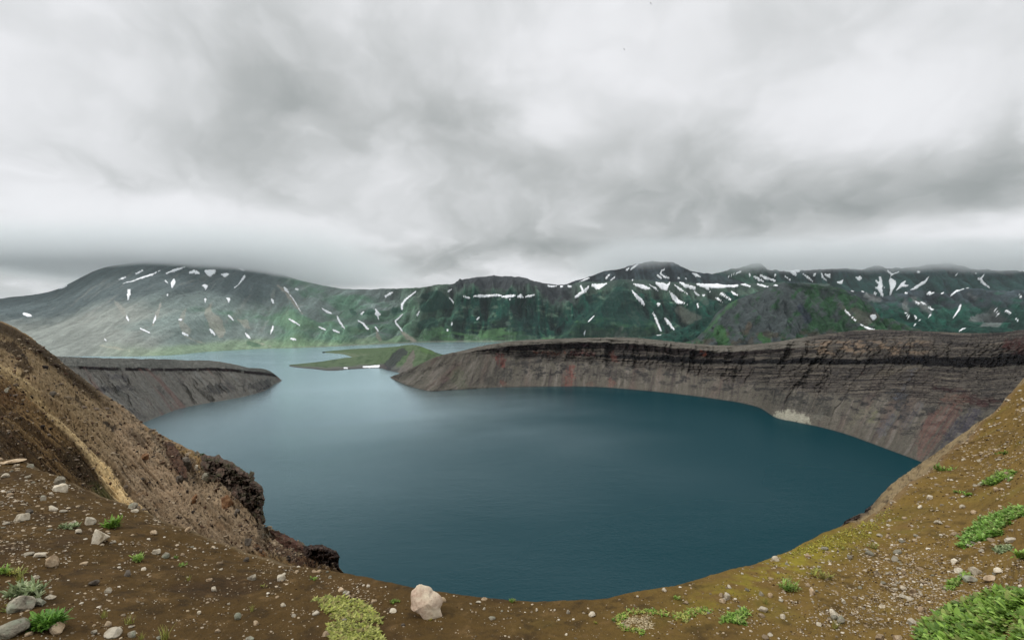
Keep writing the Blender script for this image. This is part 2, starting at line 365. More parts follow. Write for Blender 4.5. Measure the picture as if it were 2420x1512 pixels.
P.mix((88, 120, 100), sst(-0.1, 0.35, nA + 0.9 * sst(300, 750, X_) - 0.55 + (0.25 - T) * 0.6))          # grass
P.mix((132, 134, 128), sst(0.0, 0.5, (1 - sst(250, 520, X_)) * 1.0 + nA * 0.7 - 0.45) * (1 - sst(0.5, 0.72, T)) * 0.8)    # pale ash plain, left
P.mix((120, 140, 108), sst(0.16, 0.05, T + 0.08 * nA) * sst(180, 420, X_) * 0.75)
P.mix((66, 76, 80), sst(0.46, 0.66, T + nA * 0.12 + nB * 0.07 - 0.0 * X_) * (1 - sst(600, 760, X_)) * 0.92)  # bare lava summit
P.mix((50, 60, 62), sst(0.25, 0.5, nB + nA * 0.4) * np.exp(-((S - 700) / 16) ** 2) * np.exp(-((X_ - 500) / 150) ** 2))
P.mix((140, 136, 130), sst(0.15, 0.45, st) * 0.30 * sst(0.1, 0.3, T) * (1 - rel))                      # pale rills
P.mix((94, 122, 88), sst(0.0, 0.4, nA + 0.1) * sst(600, 700, X_) * (1 - sst(0.35, 0.6, T)) * 0.5)
# centre: dark alder thicket over green, brown bare crest
fo = sst(970, 1120, X_ + 60 * nB) * sst(0.02, 0.16, T + 0.12 * nB) * (1 - sst(0.66, 0.80, T + 0.10 * nB - 0.05 * sst(1330, 1400, X_) * 2.6))
P.mix((78, 104, 82), sst(900, 1000, X_) * 0.7)
P.mix((13, 60, 48), fo * sst(-0.42, -0.12, nB + 0.5 * fbm(X_ / 60, S / 40, 77, 4)))
P.mix((7, 42, 38), fo * sst(0.05, 0.3, fbm(X_ / 18, S / 30, 78, 4)) * 0.6)
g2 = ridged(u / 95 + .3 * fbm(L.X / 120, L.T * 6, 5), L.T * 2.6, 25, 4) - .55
P.mul((1 - .55 * rel * sst(0.0, .35, -gul) + .5 * rel * sst(0.05, .35, gul)) * (1 - (.18 + .22 * rel) * sst(.0, .4, -g2) + (.2 + .25 * rel) * sst(.05, .35, g2)))  # dark gully growth, with relief shade and rib highlights put into the colour
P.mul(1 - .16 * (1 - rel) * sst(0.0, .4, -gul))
P.mix((62, 66, 68), sst(0.70, 0.82, T + 0.09 * nB) * sst(1030, 1090, X_) * (1 - sst(1330, 1390, X_)))
P.mix((66, 82, 74), sst(0.86, 0.97, T + 0.06 * nB) * sst(1330, 1390, X_))
P.mix((84, 92, 82), sst(0.2, 0.42, nB) * sst(1560, 1640, X_) * 0.5)
P.mix((74, 112, 70), sst(0.02, 0.2, fbm(X_ / 40, S / 9, 80, 4)) * sst(0.30, 0.08, T) * sst(960, 1060, X_) * 0.8)
for pts, c, a in [
    (z1([(750, 360, 4), (800, 420, 40), (835, 480, 8)]), (140, 138, 130), .6), (z1([(1055, 380, 6), (1035, 440, 22), (1005, 520, 6)]), (146, 142, 134), .7),
    (z1([(1222, 410, 6), (1200, 460, 36), (1185, 500, 30), (1225, 560, 60)]), (140, 138, 128), .6), (z1([(1385, 385, 10), (1365, 440, 50), (1420, 510, 90), (1450, 570, 60)]), (146, 142, 130), .65),
    (z1([(1820, 260, 6), (1880, 300, 30), (1950, 400, 20), (1985, 445, 6)]), (140, 134, 124), .7), (z1([(1800, 290, 10), (1790, 330, 30)]), (120, 124, 118), .5),
    (z1([(660, 655, 10), (760, 672, 14), (850, 690, 5)]), (164, 160, 144), .6), (z1([(1210, 590, 5), (1280, 620, 8), (1340, 640, 4)]), (160, 156, 140), .6),
    (z1([(1640, 620, 4), (1700, 635, 8), (1775, 660, 4)]), (160, 156, 140), .6), (z1([(1560, 480, 6), (1610, 510, 50), (1640, 540, 10)]), (140, 136, 124), .6),
    (z2([(320, 560, 4), (335, 600, 30), (345, 620, 8)]), (150, 142, 128), .7), (z2([(480, 560, 6), (520, 595, 34), (570, 625, 22)]), (158, 150, 136), .8),
    (z2([(590, 310, 6), (600, 420, 12), (590, 470, 4)]), (96, 110, 98), .7), (z2([(1440, 440, 6), (1480, 400, 14), (1530, 330, 8)]), (60, 84, 74), .5),
    (z2([(1940, 600, 60), (1900, 590, 40), (1930, 540, 20)]), (150, 148, 136), .7), (z2([(1680, 590, 10), (1800, 560, 30), (1850, 590, 40)]), (120, 130, 112), .6),
    (z2([(2050, 520, 10), (2020, 460, 30), (1990, 410, 8)]), (90, 98, 88), .6), (z2([(1180, 510, 30)]), (84, 104, 92), .6), (z2([(950, 440, 30), (990, 400, 8)]), (70, 92, 82), .6),
    (z2([(1300, 400, 4), (1330, 450, 12)]), (70, 92, 84), .6), (z2([(740, 560, 60), (640, 600, 30)]), (80, 118, 78), .6), (z2([(1020, 585, 60), (1140, 565, 50)]), (84, 122, 78), .7),
    (z3([(160, 420, 60), (210, 470, 90), (290, 470, 30)]), (96, 100, 90), .7), (z3([(330, 370, 40)]), (90, 96, 90), .5),
    (z2([(620, 330, 30), (720, 330, 80), (800, 380, 60), (640, 400, 80)]), (26, 64, 54), .85), (z2([(440, 430, 50), (480, 420, 30)]), (34, 72, 60), .8),
    (z2([(160, 430, 34), (180, 445, 20)]), (40, 76, 62), .8), (z2([(240, 440, 24), (290, 430, 40)]), (40, 76, 62), .8), (z2([(220, 525, 50)]), (42, 76, 64), .8), (z2([(620, 520, 60), (700, 500, 60)]), (26, 64, 54), .8),
    (z1([(1640, 640, 40), (1700, 655, 20)]), (48, 84, 60), .7)]:
    paint_stroke(P, X_, S, pts, c, 3, 3.2, a, 51)
paint_stroke(P, X_, S, [(1472, 668, 10), (1452, 815, 285)], (12, 56, 47), 9, 16, .72, 94, .06, .06, brk=.6 * fbm(X_ / 14, S / 22, 95, 4) + .2)
paint_stroke(P, X_, S, [(1262, 712, 10), (1245, 800, 60)], (12, 52, 45), 6, 12, .6, 96)
for p_ in [[(1478, 668, 3), (1560, 740, 4), (1650, 800, 5)], [(1466, 668, 3), (1400, 740, 4), (1320, 800, 5)]]: paint_stroke(P, X_, S, p_, (58, 92, 76), 3, 4, .45, 97)
dots = sst(0.30, 0.42, fbm(X_ / 7, S / 3, 91, 3, 0.6)) * np.exp(-((S - 812) / 14) ** 2) * sst(400, 560, X_)
P.mix((42, 76, 52), dots * 0.8)
P.mix((112, 122, 114), .16 * (1 - rel)); P.mul(1.62 - .56 * rel)
P.mix((150, 152, 140), np.exp(-((S - (np.interp(X_, px, yb) - 1.5)) / 1.3) ** 2) * sst(560, 800, X_) * 0.7)     # shore beach
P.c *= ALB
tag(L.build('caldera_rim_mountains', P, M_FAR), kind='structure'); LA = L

# cloud-brushed peak behind, snow-streaked ranges along the right
DK = 0.96
def range_(name, pts, Yb, Yc, seed, colf, A=1.0, gm=1.0, step=1.25, nr=130, jag=2.2, back=(2500, 900, 8), span=None, spurL=1100):
    a, b = span or (pts[0][0], pts[-1][0])
    px = cols(a, b, step); Yb_ = np.interp(px, *zip(*Yb)) if isinstance(Yb, list) else np.full(len(px), float(Yb))
    Yc_ = np.interp(px, *zip(*Yc)) if isinstance(Yc, list) else np.full(len(px), float(Yc))
    yc = curve(pts)(px) + jag * fbm(px / 14, px * 0, seed, 5, 0.6); yb = HY + F * CAMZ / Yb_
    yc = np.minimum(yc, yb - 0.5)
    L = Land(px, yb, yc, Yb_, Yc_, nr=nr, back=back, skirt=30)
    sc = np.clip((yb - yc) / 60, 0.05, 1)
    spur = ridged(L.X / spurL + 0.35 * fbm(L.X / 800, L.T * 2, seed + 3), L.T * 0.8 + L.X / 4000, seed + 11, 3) - 0.55
    gul = ridged(L.X / (spurL * 0.3) + 0.3 * fbm(L.X / 300, L.T * 3, seed + 4), L.T * 1.4, seed + 21, 4) - 0.55
    fine = fbm(L.X / 120, L.Y / 140, seed + 31, 5, 0.6)
    L.shift((spur * 400 + gul * 210 + fine * 40) * A * sc * env(L.T, 0.1, 0.14, 0.22))
    P = Paint(L.X.shape, (60, 70, 74)); colf(P, L, spur, gul); g2 = ridged(L.X / (spurL * .09) + .3 * fbm(L.X / 120, L.T * 5, seed + 6), L.T * 2.6, seed + 25, 4) - .55; P.mul((1 - .5 * gm * sst(0.0, .35, -gul) + .45 * gm * sst(.05, .35, gul)) * (1 - .35 * gm * sst(.0, .4, -g2) + .4 * gm * sst(.05, .35, g2))); P.c *= ALB * DK  # relief painted into the colour: gullies shaded, ribs highlighted
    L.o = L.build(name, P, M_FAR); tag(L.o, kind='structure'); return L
def c_peak(P, L, spur, gul):
    n = fbm(L.SX / 24, L.SY / 12, 61, 5, 0.6)
    P.mix((72, 80, 88), sst(0, 0.4, n)); P.mix((52, 60, 64), sst(0, 0.4, -n)); P.mix((58, 84, 78), sst(640, 656, L.SY) * 0.5 * sst(-.1, .3, n))
LC = range_('cloud_brushed_peak', [(1300, 690), (1345, 668), (1400, 650), (1450, 637), (1500, 624), (1540, 617), (1590, 620), (1620, 634), (1640, 641), (1680, 648), (1760, 668)], 9800, 11400, 100, c_peak, 0.7)
def c_sky(P, L, spur, gul):
    n = fbm(L.SX / 30, L.SY / 12, 63, 5, 0.6)
    P.mix((46, 80, 74), sst(628, 668, L.SY + 22 * n) * 0.9); P.mix((70, 82, 90), sst(0.1, 0.5, n) * 0.7)
    P.mix((38, 66, 62), sst(0.0, 0.4, gul) * 0.5); P.mix((60, 92, 72), np.exp(-((L.SX - 1765) / 60) ** 2) * 0.6)
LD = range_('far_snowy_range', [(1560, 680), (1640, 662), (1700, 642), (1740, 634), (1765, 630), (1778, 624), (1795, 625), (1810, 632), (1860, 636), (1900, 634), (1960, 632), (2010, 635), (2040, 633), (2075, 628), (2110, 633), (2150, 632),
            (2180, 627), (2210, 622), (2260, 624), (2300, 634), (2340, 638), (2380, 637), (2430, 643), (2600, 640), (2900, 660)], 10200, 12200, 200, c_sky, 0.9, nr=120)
def c_right(P, L, spur, gul):
    n = fbm(L.SX / 26, L.SY / 14, 65, 5, 0.6)
    P.mix((24, 74, 60), sst(-0.4, 0.1, n + (L.SY - 730) / 60)); P.mix((72, 86, 92), sst(0.1, 0.5, -n + (700 - L.SY) / 50) * 0.8)
    P.mix((50, 92, 74), sst(0.15, 0.45, n) * 0.6)
    for pts in [[(2080, 480, 40), (2170, 470, 60), (2250, 500, 60), (2160, 540, 70)], [(1640, 350, 10), (1640, 400, 40), (1655, 450, 10)], [(1690, 340, 20), (1770, 400, 50), (1810, 440, 10)], [(1400, 330, 60), (1450, 340, 60)], [(2220, 430, 50), (2290, 480, 20)], [(2060, 320, 20), (2110, 350, 10)]]:
        paint_stroke(P, L.SX, L.SY, z3(pts), (118, 122, 120), 3, 5, 0.75, 66)
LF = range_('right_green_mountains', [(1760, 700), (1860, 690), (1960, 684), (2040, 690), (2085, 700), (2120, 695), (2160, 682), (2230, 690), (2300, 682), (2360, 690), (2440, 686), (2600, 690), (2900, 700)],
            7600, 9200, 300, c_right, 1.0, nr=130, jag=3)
def c_low(P, L, spur, gul):
    n = fbm(L.SX / 24, L.SY / 14, 67, 5, 0.6)
    P.mix((16, 62, 50), np.ones_like(n) * 0.95); P.mix((50, 84, 66), sst(0.1, 0.5, n) * 0.6); P.mix((16, 50, 46), sst(0.1, 0.5, -n) * 0.7)
LG = range_('dark_wooded_spur', [(1440, 806), (1500, 800), (1560, 792), (1600, 780), (1640, 762), (1690, 742), (1740, 716), (1800, 708), (1900, 715), (2000, 740), (2060, 760), (2100, 745), (2125, 738), (2150, 742), (2200, 764), (2260, 776), (2330, 772), (2420, 780), (2500, 790)],
            5400, 6400, 400, c_low, 0.55, nr=90, spurL=600)
def c_hill(P, L, spur, gul):
    X, S = L.SX, L.SY; n = fbm(X / 26 + S / 60, S / 26, 69, 5, 0.6); s2 = fbm((X + (S - 700) * np.where(X < 1860, 0.55, -0.75)) / 9, S / 70, 70, 4, 0.6)
    P.mix((74, 82, 82), np.ones_like(n)); P.mix((52, 86, 58), sst(-0.05, 0.3, n + 0.35 * sst(1850, 1930, X) - 0.12 + 0.5 * sst(40, 0, np.abs(X - 1660 + (S - 760) * 0.5)))) 
    P.mix((92, 96, 98), sst(0.1, 0.5, s2) * 0.5); P.mix((52, 58, 60), sst(0.1, 0.5, -s2) * 0.5)
    P.mix((84, 78, 66), sst(0.0, 0.3, fbm(X / 30, S / 20, 71, 4)) * sst(770, 790, S) * 0.7)
    for pts, c in [([(860, 240, 16), (960, 265, 14), (1060, 285, 8), (1200, 300, 12), (1310, 325, 6)], (38, 54, 48)), ([(950, 400, 40), (1000, 480, 60)], (56, 62, 74)), ([(1210, 380, 14), (1300, 470, 20), (1400, 540, 6)], (96, 96, 86)), ([(1500, 450, 14), (1380, 480, 90), (1300, 420, 30)], (92, 92, 84)),
                   ([(420, 560, 80), (440, 620, 90)], (56, 98, 52)), ([(690, 590, 40), (740, 640, 50)], (58, 100, 56)), ([(600, 560, 40), (620, 520, 30)], (92, 84, 72)), ([(330, 560, 20), (480, 400, 20), (560, 330, 10)], (70, 104, 72))]:
        paint_stroke(P, X, S, z3(pts), c, 3, 5, 0.8, 72)
    P.mul(np.full(X.shape, 1.02))
LE = range_('green_cone_hill', [(1600, 812), (1650, 795), (1672, 772), (1690, 745), (1716, 722), (1762, 700), (1800, 686), (1840, 671), (1862, 665), (1900, 666), (1940, 672), (1990, 684), (2030, 702), (2062, 722), (2080, 742), (2110, 752), (2150, 770), (2200, 790), (2240, 806)],
            3300, 3900, 500, c_hill, 0.30, gm=.35, nr=130, jag=1.6, back=(1400, 620, 8), spurL=420)

# ------------------------------------------------------------------ green spit with a little hill, between the two lakes
px = cols(684, 1150, 1.0)
yb = curve([(684, 865.5), (700, 868), (740, 872), (782, 876.5), (820, 873.5), (860, 871), (900, 870), (912, 874), (935, 879), (960, 884), (1000, 890), (1150, 890)])(px)
yc = curve([(684, 864.5), (720, 861), (760, 858), (780, 853), (798, 848), (812, 846), (840, 843), (870, 838), (900, 832), (925, 825), (945, 818), (965, 815.5), (985, 816), (1010, 824), (1030, 832), (1060, 839), (1085, 838), (1150, 838)])(px)
Yc = curve([(684, 2000), (760, 2250), (800, 2450), (850, 2350), (900, 1980), (960, 1800), (1030, 1750), (1150, 1650)])(px)
L = Land(px, yb, yc, waterY(yb), Yc, nr=70, back=(420, 90, 8), skirt=10)
L.shift((fbm(L.X / 60, L.Y / 60, 7, 5) * 9 + (ridged(L.X / 70, L.T, 8, 3) - .5) * 12 * sst(890, 930, L.SX)) * env(L.T, 0.2, 0.2, 0.3) * sst(690, 800, L.SX), 0.3, 0.9)
L.Z = np.where((L.T > .02) & (L.T <= 1.02), np.maximum(L.Z, 1.2 + 2.2 * np.sin(np.pi * np.clip(L.T, 0, 1))), L.Z); L.SX, L.SY = topx(L.X, L.Y, L.Z)
P = Paint(L.X.shape, (84, 100, 74)); n = fbm(L.SX / 20, L.SY / 6, 9, 4)
P.mix((66, 84, 60), sst(0, .4, n)); P.mix((96, 98, 92), sst(0.36, 0.16, L.T + 0.1 * n)); P.mix((76, 78, 76), sst(0.2, 0.05, L.T + 0.1 * n))
for pts, c in [(z2([(400, 790, 60), (440, 740, 60), (490, 700, 60)]), (56, 58, 60)), (z2([(560, 700, 30), (530, 780, 60), (480, 830, 40)]), (104, 98, 92)), (z2([(620, 680, 30), (690, 705, 20)]), (82, 106, 66)), (z2([(350, 790, 30), (380, 800, 20)]), (86, 82, 80))]:
    paint_stroke(P, L.SX, L.SY, pts, c, 2, 4, .85, 73)
P.c *= ALB
tag(L.build('green_spit', P, terrain_mat('spit_surface', ((0.05, 1), (0.3, .4)), .3, .6, 4, vscale=.06)), kind='structure'); LS = L
# low outer strip of the spit
px = cols(762, 960, 1.0)
yb = curve([(762, 833), (790, 835), (815, 838), (830, 843), (960, 846)])(px); yc = curve([(762, 832), (790, 829), (830, 825.5), (900, 822), (960, 818)])(px)
L = Land(px, yb, yc - .8, waterY(yb), waterY(yc + 2), nr=30, back=(300, 40, 4), skirt=10)
P = Paint(L.X.shape, (96, 108, 84)); P.mix((78, 96, 66), sst(0.3, .6, L.T + .3 * fbm(L.SX / 12, L.SY / 4, 3, 3))); P.c *= ALB
tag(L.build('outer_spit', P, bpy.data.materials['spit_surface']), kind='structure')

# ------------------------------------------------------------------ grey promontory on the left of the channel
px = cols(60, 666, 1.0)
yb = curve([(60, 1090), (200, 1045), (350, 994), (385, 980), (420, 967), (470, 956), (540, 944), (600, 931), (635, 918), (650, 907), (666, 899.5)])(px)
yc = curve([(60, 838), (145, 842), (200, 844), (250, 846), (320, 847), (400, 849), (440, 851), (500, 852), (545, 859), (585, 868), (640, 878), (655, 889), (666, 898.5)])(px)
def cot(X, Yp, T):
    top = np.interp(X, [60, 180, 250, 400, 500, 545, 660], [862, 866, 870, 872, 871, 873, 886]) + 1.5
    return np.where(np.abs(Yp - top) < 3.5, 0.15, np.where(Yp < top, 2.2, 1.15)) * np.interp(X, [60, 600, 666], [1.1, 1.0, 0.6])
L = Land(px, yb, yc, waterY(yb), nr=190, cot=cot, back=(260, 110, 8), skirt=8)
top = np.interp(L.SX, [60, 180, 250, 400, 500, 545, 660], [862, 866, 870, 872, 871, 873, 886]) + 2.0 * fbm(L.SX / 40, L.SX * 0, 4, 4)
k = -0.85; uu = L.SX + k * (L.SY - 880)
st = fbm(uu / 13, L.T * 1.2, 5, 5, 0.62); st2 = fbm(uu / 4, L.T * 1.5, 6, 4, 0.6)
L.shift((ridged(uu / 38 + .5 * fbm(L.SX / 60, L.SY / 40, 92), L.T * 0.8, 9, 4) - .55) * 15 * env(L.T, .08, .25, .1) * sst(666, 600, L.SX) + fbm(L.X / 12, L.Z / 8, 6, 4) * 1.4 * env(L.T))
P = Paint(L.X.shape, (122, 118, 110)); S = L.SY; X_ = L.SX; n = fbm(X_ / 30, S / 12, 8, 5, .6)
P.mix((128, 126, 120), sst(0.0, 0.4, st)); P.mix((92, 89, 87), sst(0.1, 0.45, -st) * .8); P.mix((136, 132, 124), sst(.1, .5, st2) * .5); P.mix((90, 86, 84), sst(.1, .5, -st2) * .5)
up = S < top
P.mix((104, 104, 98), up * 1.0); P.mix((84, 84, 80), up * sst(0, .4, fbm(X_ / 40, S / 1.7, 12, 4, .6))); P.mix((124, 124, 116), up * sst(0.1, .4, fbm(X_ / 9, S / 9, 13, 4, .6)) * .6)
gap = sst(-0.30, -0.12, fbm(X_ / 34, X_ * 0, 14, 3)) 
P.mix((50, 44, 44), sst(4.2, 2.6, np.abs(S - top - 1.5) + 1.6 * fbm(X_ / 5, S / 4, 15, 3)) * gap * sst(180, 190, X_))
P.mix((132, 96, 88), sst(0.15, 0.5, fbm(uu / 22, L.T, 17, 3) + np.exp(-((uu - 340) / 30) ** 2) * .5 - .1) * .45 * ~up)
for pts, c in [(z1([(650, 940, 30), (760, 940, 40), (830, 925, 30), (900, 945, 14)]), (56, 54, 58)), (z1([(700, 850, 16), (830, 870, 34)]), (84, 82, 86)), (z1([(1040, 930, 20), (1070, 970, 20)]), (64, 62, 62)), (z1([(1370, 940, 60), (1440, 940, 70), (1520, 930, 50)]), (62, 62, 62)),
               (z1([(1660, 920, 50), (1720, 910, 60), (1760, 900, 40)]), (58, 58, 60)), (z1([(1680, 960, 20), (1780, 920, 14)]), (54, 54, 58)), (z1([(1190, 880, 16), (1200, 910, 10)]), (70, 66, 66)), (z1([(1590, 880, 10), (1610, 910, 16)]), (66, 64, 64)), (z1([(870, 1080, 40), (950, 1130, 20)]), (84, 80, 78)), (z1([(1560, 870, 8), (1610, 950, 10)]), (72, 68, 66))]:
    paint_stroke(P, X_, S, pts, c, 4, 8, .85, 74, .12, .12, brk=(.6 * st2 + .5 * st))
P.c *= ALB
P.c *= 1.12
tag(L.build('grey_promontory', P, M_WALL), kind='structure'); LP = L

# ------------------------------------------------------------------ banded crater wall sweeping round to the right
WB = [(922, 892), (940, 901), (960, 910), (990, 919), (1020, 924.5), (1060, 922), (1100, 920), (1150, 917), (1200, 915), (1300, 913.5), (1400, 914), (1500, 921), (1600, 931), (1700, 944), (1760, 954), (1800, 966), (1830, 985), (1880, 997), (1950, 1012),
      (2000, 1026), (2050, 1044), (2120, 1070), (2178, 1092), (2300, 1150), (2420, 1215), (2600, 1320), (2900, 1480)]
WC = [(922, 890.5), (940, 884), (960, 875), (1000, 857), (1030, 843.5), (1060, 835), (1090, 829), (1131, 819), (1205, 807), (1300, 801), (1400, 798), (1450, 797), (1500, 798), (1560, 804), (1650, 813), (1700, 816), (1750, 815), (1830, 808), (1900, 797),
      (1960, 788), (2000, 783), (2060, 779), (2110, 780), (2200, 783), (2300, 787), (2360, 786), (2420, 779), (2600, 772), (2900, 765)]
px = np.concatenate([cols(922, 2460, 1.2), cols(2464, 2900, 4)])
yb = curve(WB)(px); yc = curve(WC)(px) + 1.3 * fbm(px / 9, px * 0, 55, 4, .65)
B1x, B1y, B1w = [1100, 1131, 1206, 1314, 1422, 1530, 1645, 1700, 1800, 1858, 1900, 2900], [834, 829, 823, 818, 816, 822, 834, 838, 832, 826, 820, 800], [0, 1.6, 5.5, 7.5, 7.5, 8, 7, 6, 5, 4, 0, 0]
B2x, B2y, B2w = [1300, 1420, 1549, 1640, 1700, 1770, 1858, 1930, 2010, 2060, 2140, 2200, 2270, 2340, 2420, 2900], [838, 840, 847, 852, 854, 854, 854, 853, 855, 854, 851, 852, 856, 856, 846, 836], [0, 2, 5, 6, 5, 5, 6, 7, 6, 6, 9, 11, 12, 12, 15, 18]
def cot(X, Yp, T):
    b1 = np.interp(X, B1x, B1y); w1 = np.interp(X, B1x, B1w); b2 = np.interp(X, B2x, B2y); w2 = np.interp(X, B2x, B2w)
    c = np.full(X.shape, 1.15)
    c = np.where((Yp < b2 + w2 + 30) & (X > 1600), 0.8, c)
    c = np.where(Yp < b1 - w1, 2.6, c); c = np.where((np.abs(Yp - b1) < w1) | (np.abs(Yp - b2) < w2), 0.12, c)
    c = np.where((Yp > b2 + w2) & (Yp < b2 + w2 + 4) & (w2 > 2), 2.4, c)
    return c * np.interp(X, [922, 1000, 1150, 1800, 2300, 2900], [.8, 1.0, 1.0, 1.15, 1.4, 1.4])
L = Land(px, yb, yc, waterY(yb), nr=250, cot=cot, back=(420, 110, 12), skirt=8)
X_, S, T = L.SX.copy(), L.SY.copy(), L.T.copy()
kk = np.interp(X_, [922, 1000, 1100, 1200, 1600, 1800, 2000, 2200, 2900], [.9, .8, .45, .1, .1, .35, .5, .7, .8])
uu = X_ + kk * (S - 850)
b1 = np.interp(X_, B1x, B1y) + 1.6 * fbm(X_ / 60, X_ * 0, 4, 4); w1 = np.interp(X_, B1x, B1w); b2 = np.interp(X_, B2x, B2y) + 2.4 * fbm(X_ / 50, X_ * 0, 5, 4); w2 = np.interp(X_, B2x, B2w)
w1 = w1 * (1 + .35 * fbm(X_ / 12, S / 40, 36, 4)); w2 = w2 * (1 + .7 * fbm(X_ / 12, S / 50, 37, 4) + .5 * fbm(X_ / 60, S * 0, 35, 2))
scr = np.clip((S - (b2 + w2 + np.interp(X_, [1000, 1300, 1600, 1900, 2300], [-25, 4, 10, 55, 90]) + 14 * fbm(X_ / 34, X_ * 0, 38, 4))) / 16, 0, 1) * (T <= 1)      # loose scree zone
A = np.clip(L.Y / 900, .3, 1.2)
gul = ridged(uu / 46 + .3 * fbm(X_ / 50, S / 40, 39), T * 1.0, 12, 4) - .55
crag = ridged(X_ / 17, S / 15, 14, 5, .6) - .55
h = (gul * 24 * (1 - np.interp(X_, [1500, 1900], [.72, .5]) * scr) + crag * np.interp(X_, [1600, 1850], [8, 14]) * (1 - scr) * sst(0.1, .3, T) + fbm(uu / 7, S / 60, 15, 3) * 1.2 * scr + fbm(X_ / 8, S / 2.2, 16, 4, .6) * 3.5 * (1 - scr)) * env(T, .05, .12, .10) * A * sst(922, 985, X_)
ledge = fbm(X_ / 160, (S - b2) / 4.2, 18, 4, .6)
h += ledge * 7 * (1 - scr) * A * env(T, .3, .04, .0) * sst(1050, 1250, X_)
L.shift(h, 1.0, 0.12)
P = Paint(L.X.shape, (107, 102, 92))
st = fbm(uu / 16, T * 1.1, 22, 5, .62); st2 = fbm(uu / 4.5, T * 1.4, 23, 4, .6); n = fbm(X_ / 28, S / 12, 24, 5, .62); nf = fbm(X_ / 7, S / 5, 25, 5, .65)
P.mix((132, 125, 116), sst(0, .4, st) * .85); P.mix((78, 70, 70), sst(0.05, .45, -st) * .8); P.mix((120, 110, 102), sst(.1, .5, st2) * .35); P.mix((112, 92, 86), sst(0.1, .5, fbm(uu / 40, T, 26, 3)) * .45)
P.mix((132, 124, 118), sst(.30, .5, nf) * .5); P.mix((60, 56, 56), sst(.30, .5, -nf) * .6)
roc = (1 - scr)
strat = fbm(X_ / 110 + .3 * nf, (S - b2) / 2.6 + nf, 27, 5, .62)
rz = roc * sst(1050, 1200, X_)
P.mix((84, 78, 73), rz * .75); P.mix((46, 42, 43), rz * sst(0.0, .22, -strat) * .95); P.mix((128, 119, 107), rz * sst(0.05, .28, strat) * .85); P.mix((44, 42, 43), rz * sst(.1, .4, nf) * .55)
crg = sst(-.02, .22, n + .25 * nf) * scr * sst(1150, 1250, X_) * sst(.10, .3, T + .15 * n)
P.mix((62, 60, 60), crg * .8); P.mix((44, 46, 46), crg * sst(.0, .3, nf) * .7); P.mix((122, 116, 108), crg * sst(.25, .5, -nf) * .5)
cap = (S < b1 - w1) * sst(1060, 1130, X_) * (1 - sst(1880, 1960, X_)) * (T <= 1.2)
P.mix((120, 115, 105), cap * .95); P.mix((78, 73, 68), cap * sst(0, .35, fbm(X_ / 90, (S - b1) / 1.6, 28, 4, .6)))
P.mix((96, 90, 84), (T > 1) * 1.0)
P.mix((42, 34, 36), sst(1.15, .8, np.abs(S - b1) / np.maximum(w1, .01)) * (w1 > .5) * (.75 + .5 * nf)); P.mix((52, 30, 34), sst(.9, .5, np.abs(S - b1) / np.maximum(w1, .01)) * (w1 > .5) * sst(0, .4, n) * .7)
P.mix((36, 35, 38), sst(1.15, .85, np.abs(S - b2) / np.maximum(w2, .01)) * (w2 > .8) * (.9 + .4 * nf))
P.mix((98, 94, 86), sst(2.6, 1.2, np.abs(S - (b2 + w2 + 2.5))) * sst(1500, 1600, X_) * .7)
tz = sst(.5, .3, np.abs((X_ - 2050) / 330)) * sst(b1 * 0 + 843, b1 * 0 + 832, S) * sst(800, 808, S)
P.mix((148, 128, 108), tz * sst(-.05, .22, n + .5 * nf) * .9)
P.mix((50, 46, 46), sst(3.0, 1.5, np.abs(S - (np.interp(X_, [1850, 1900, 2000, 2110, 2200, 2300, 2420], [812, 806, 793, 789, 792, 796, 792])))) * sst(1850, 1950, X_) * .8 * sst(-.3, .1, nf))
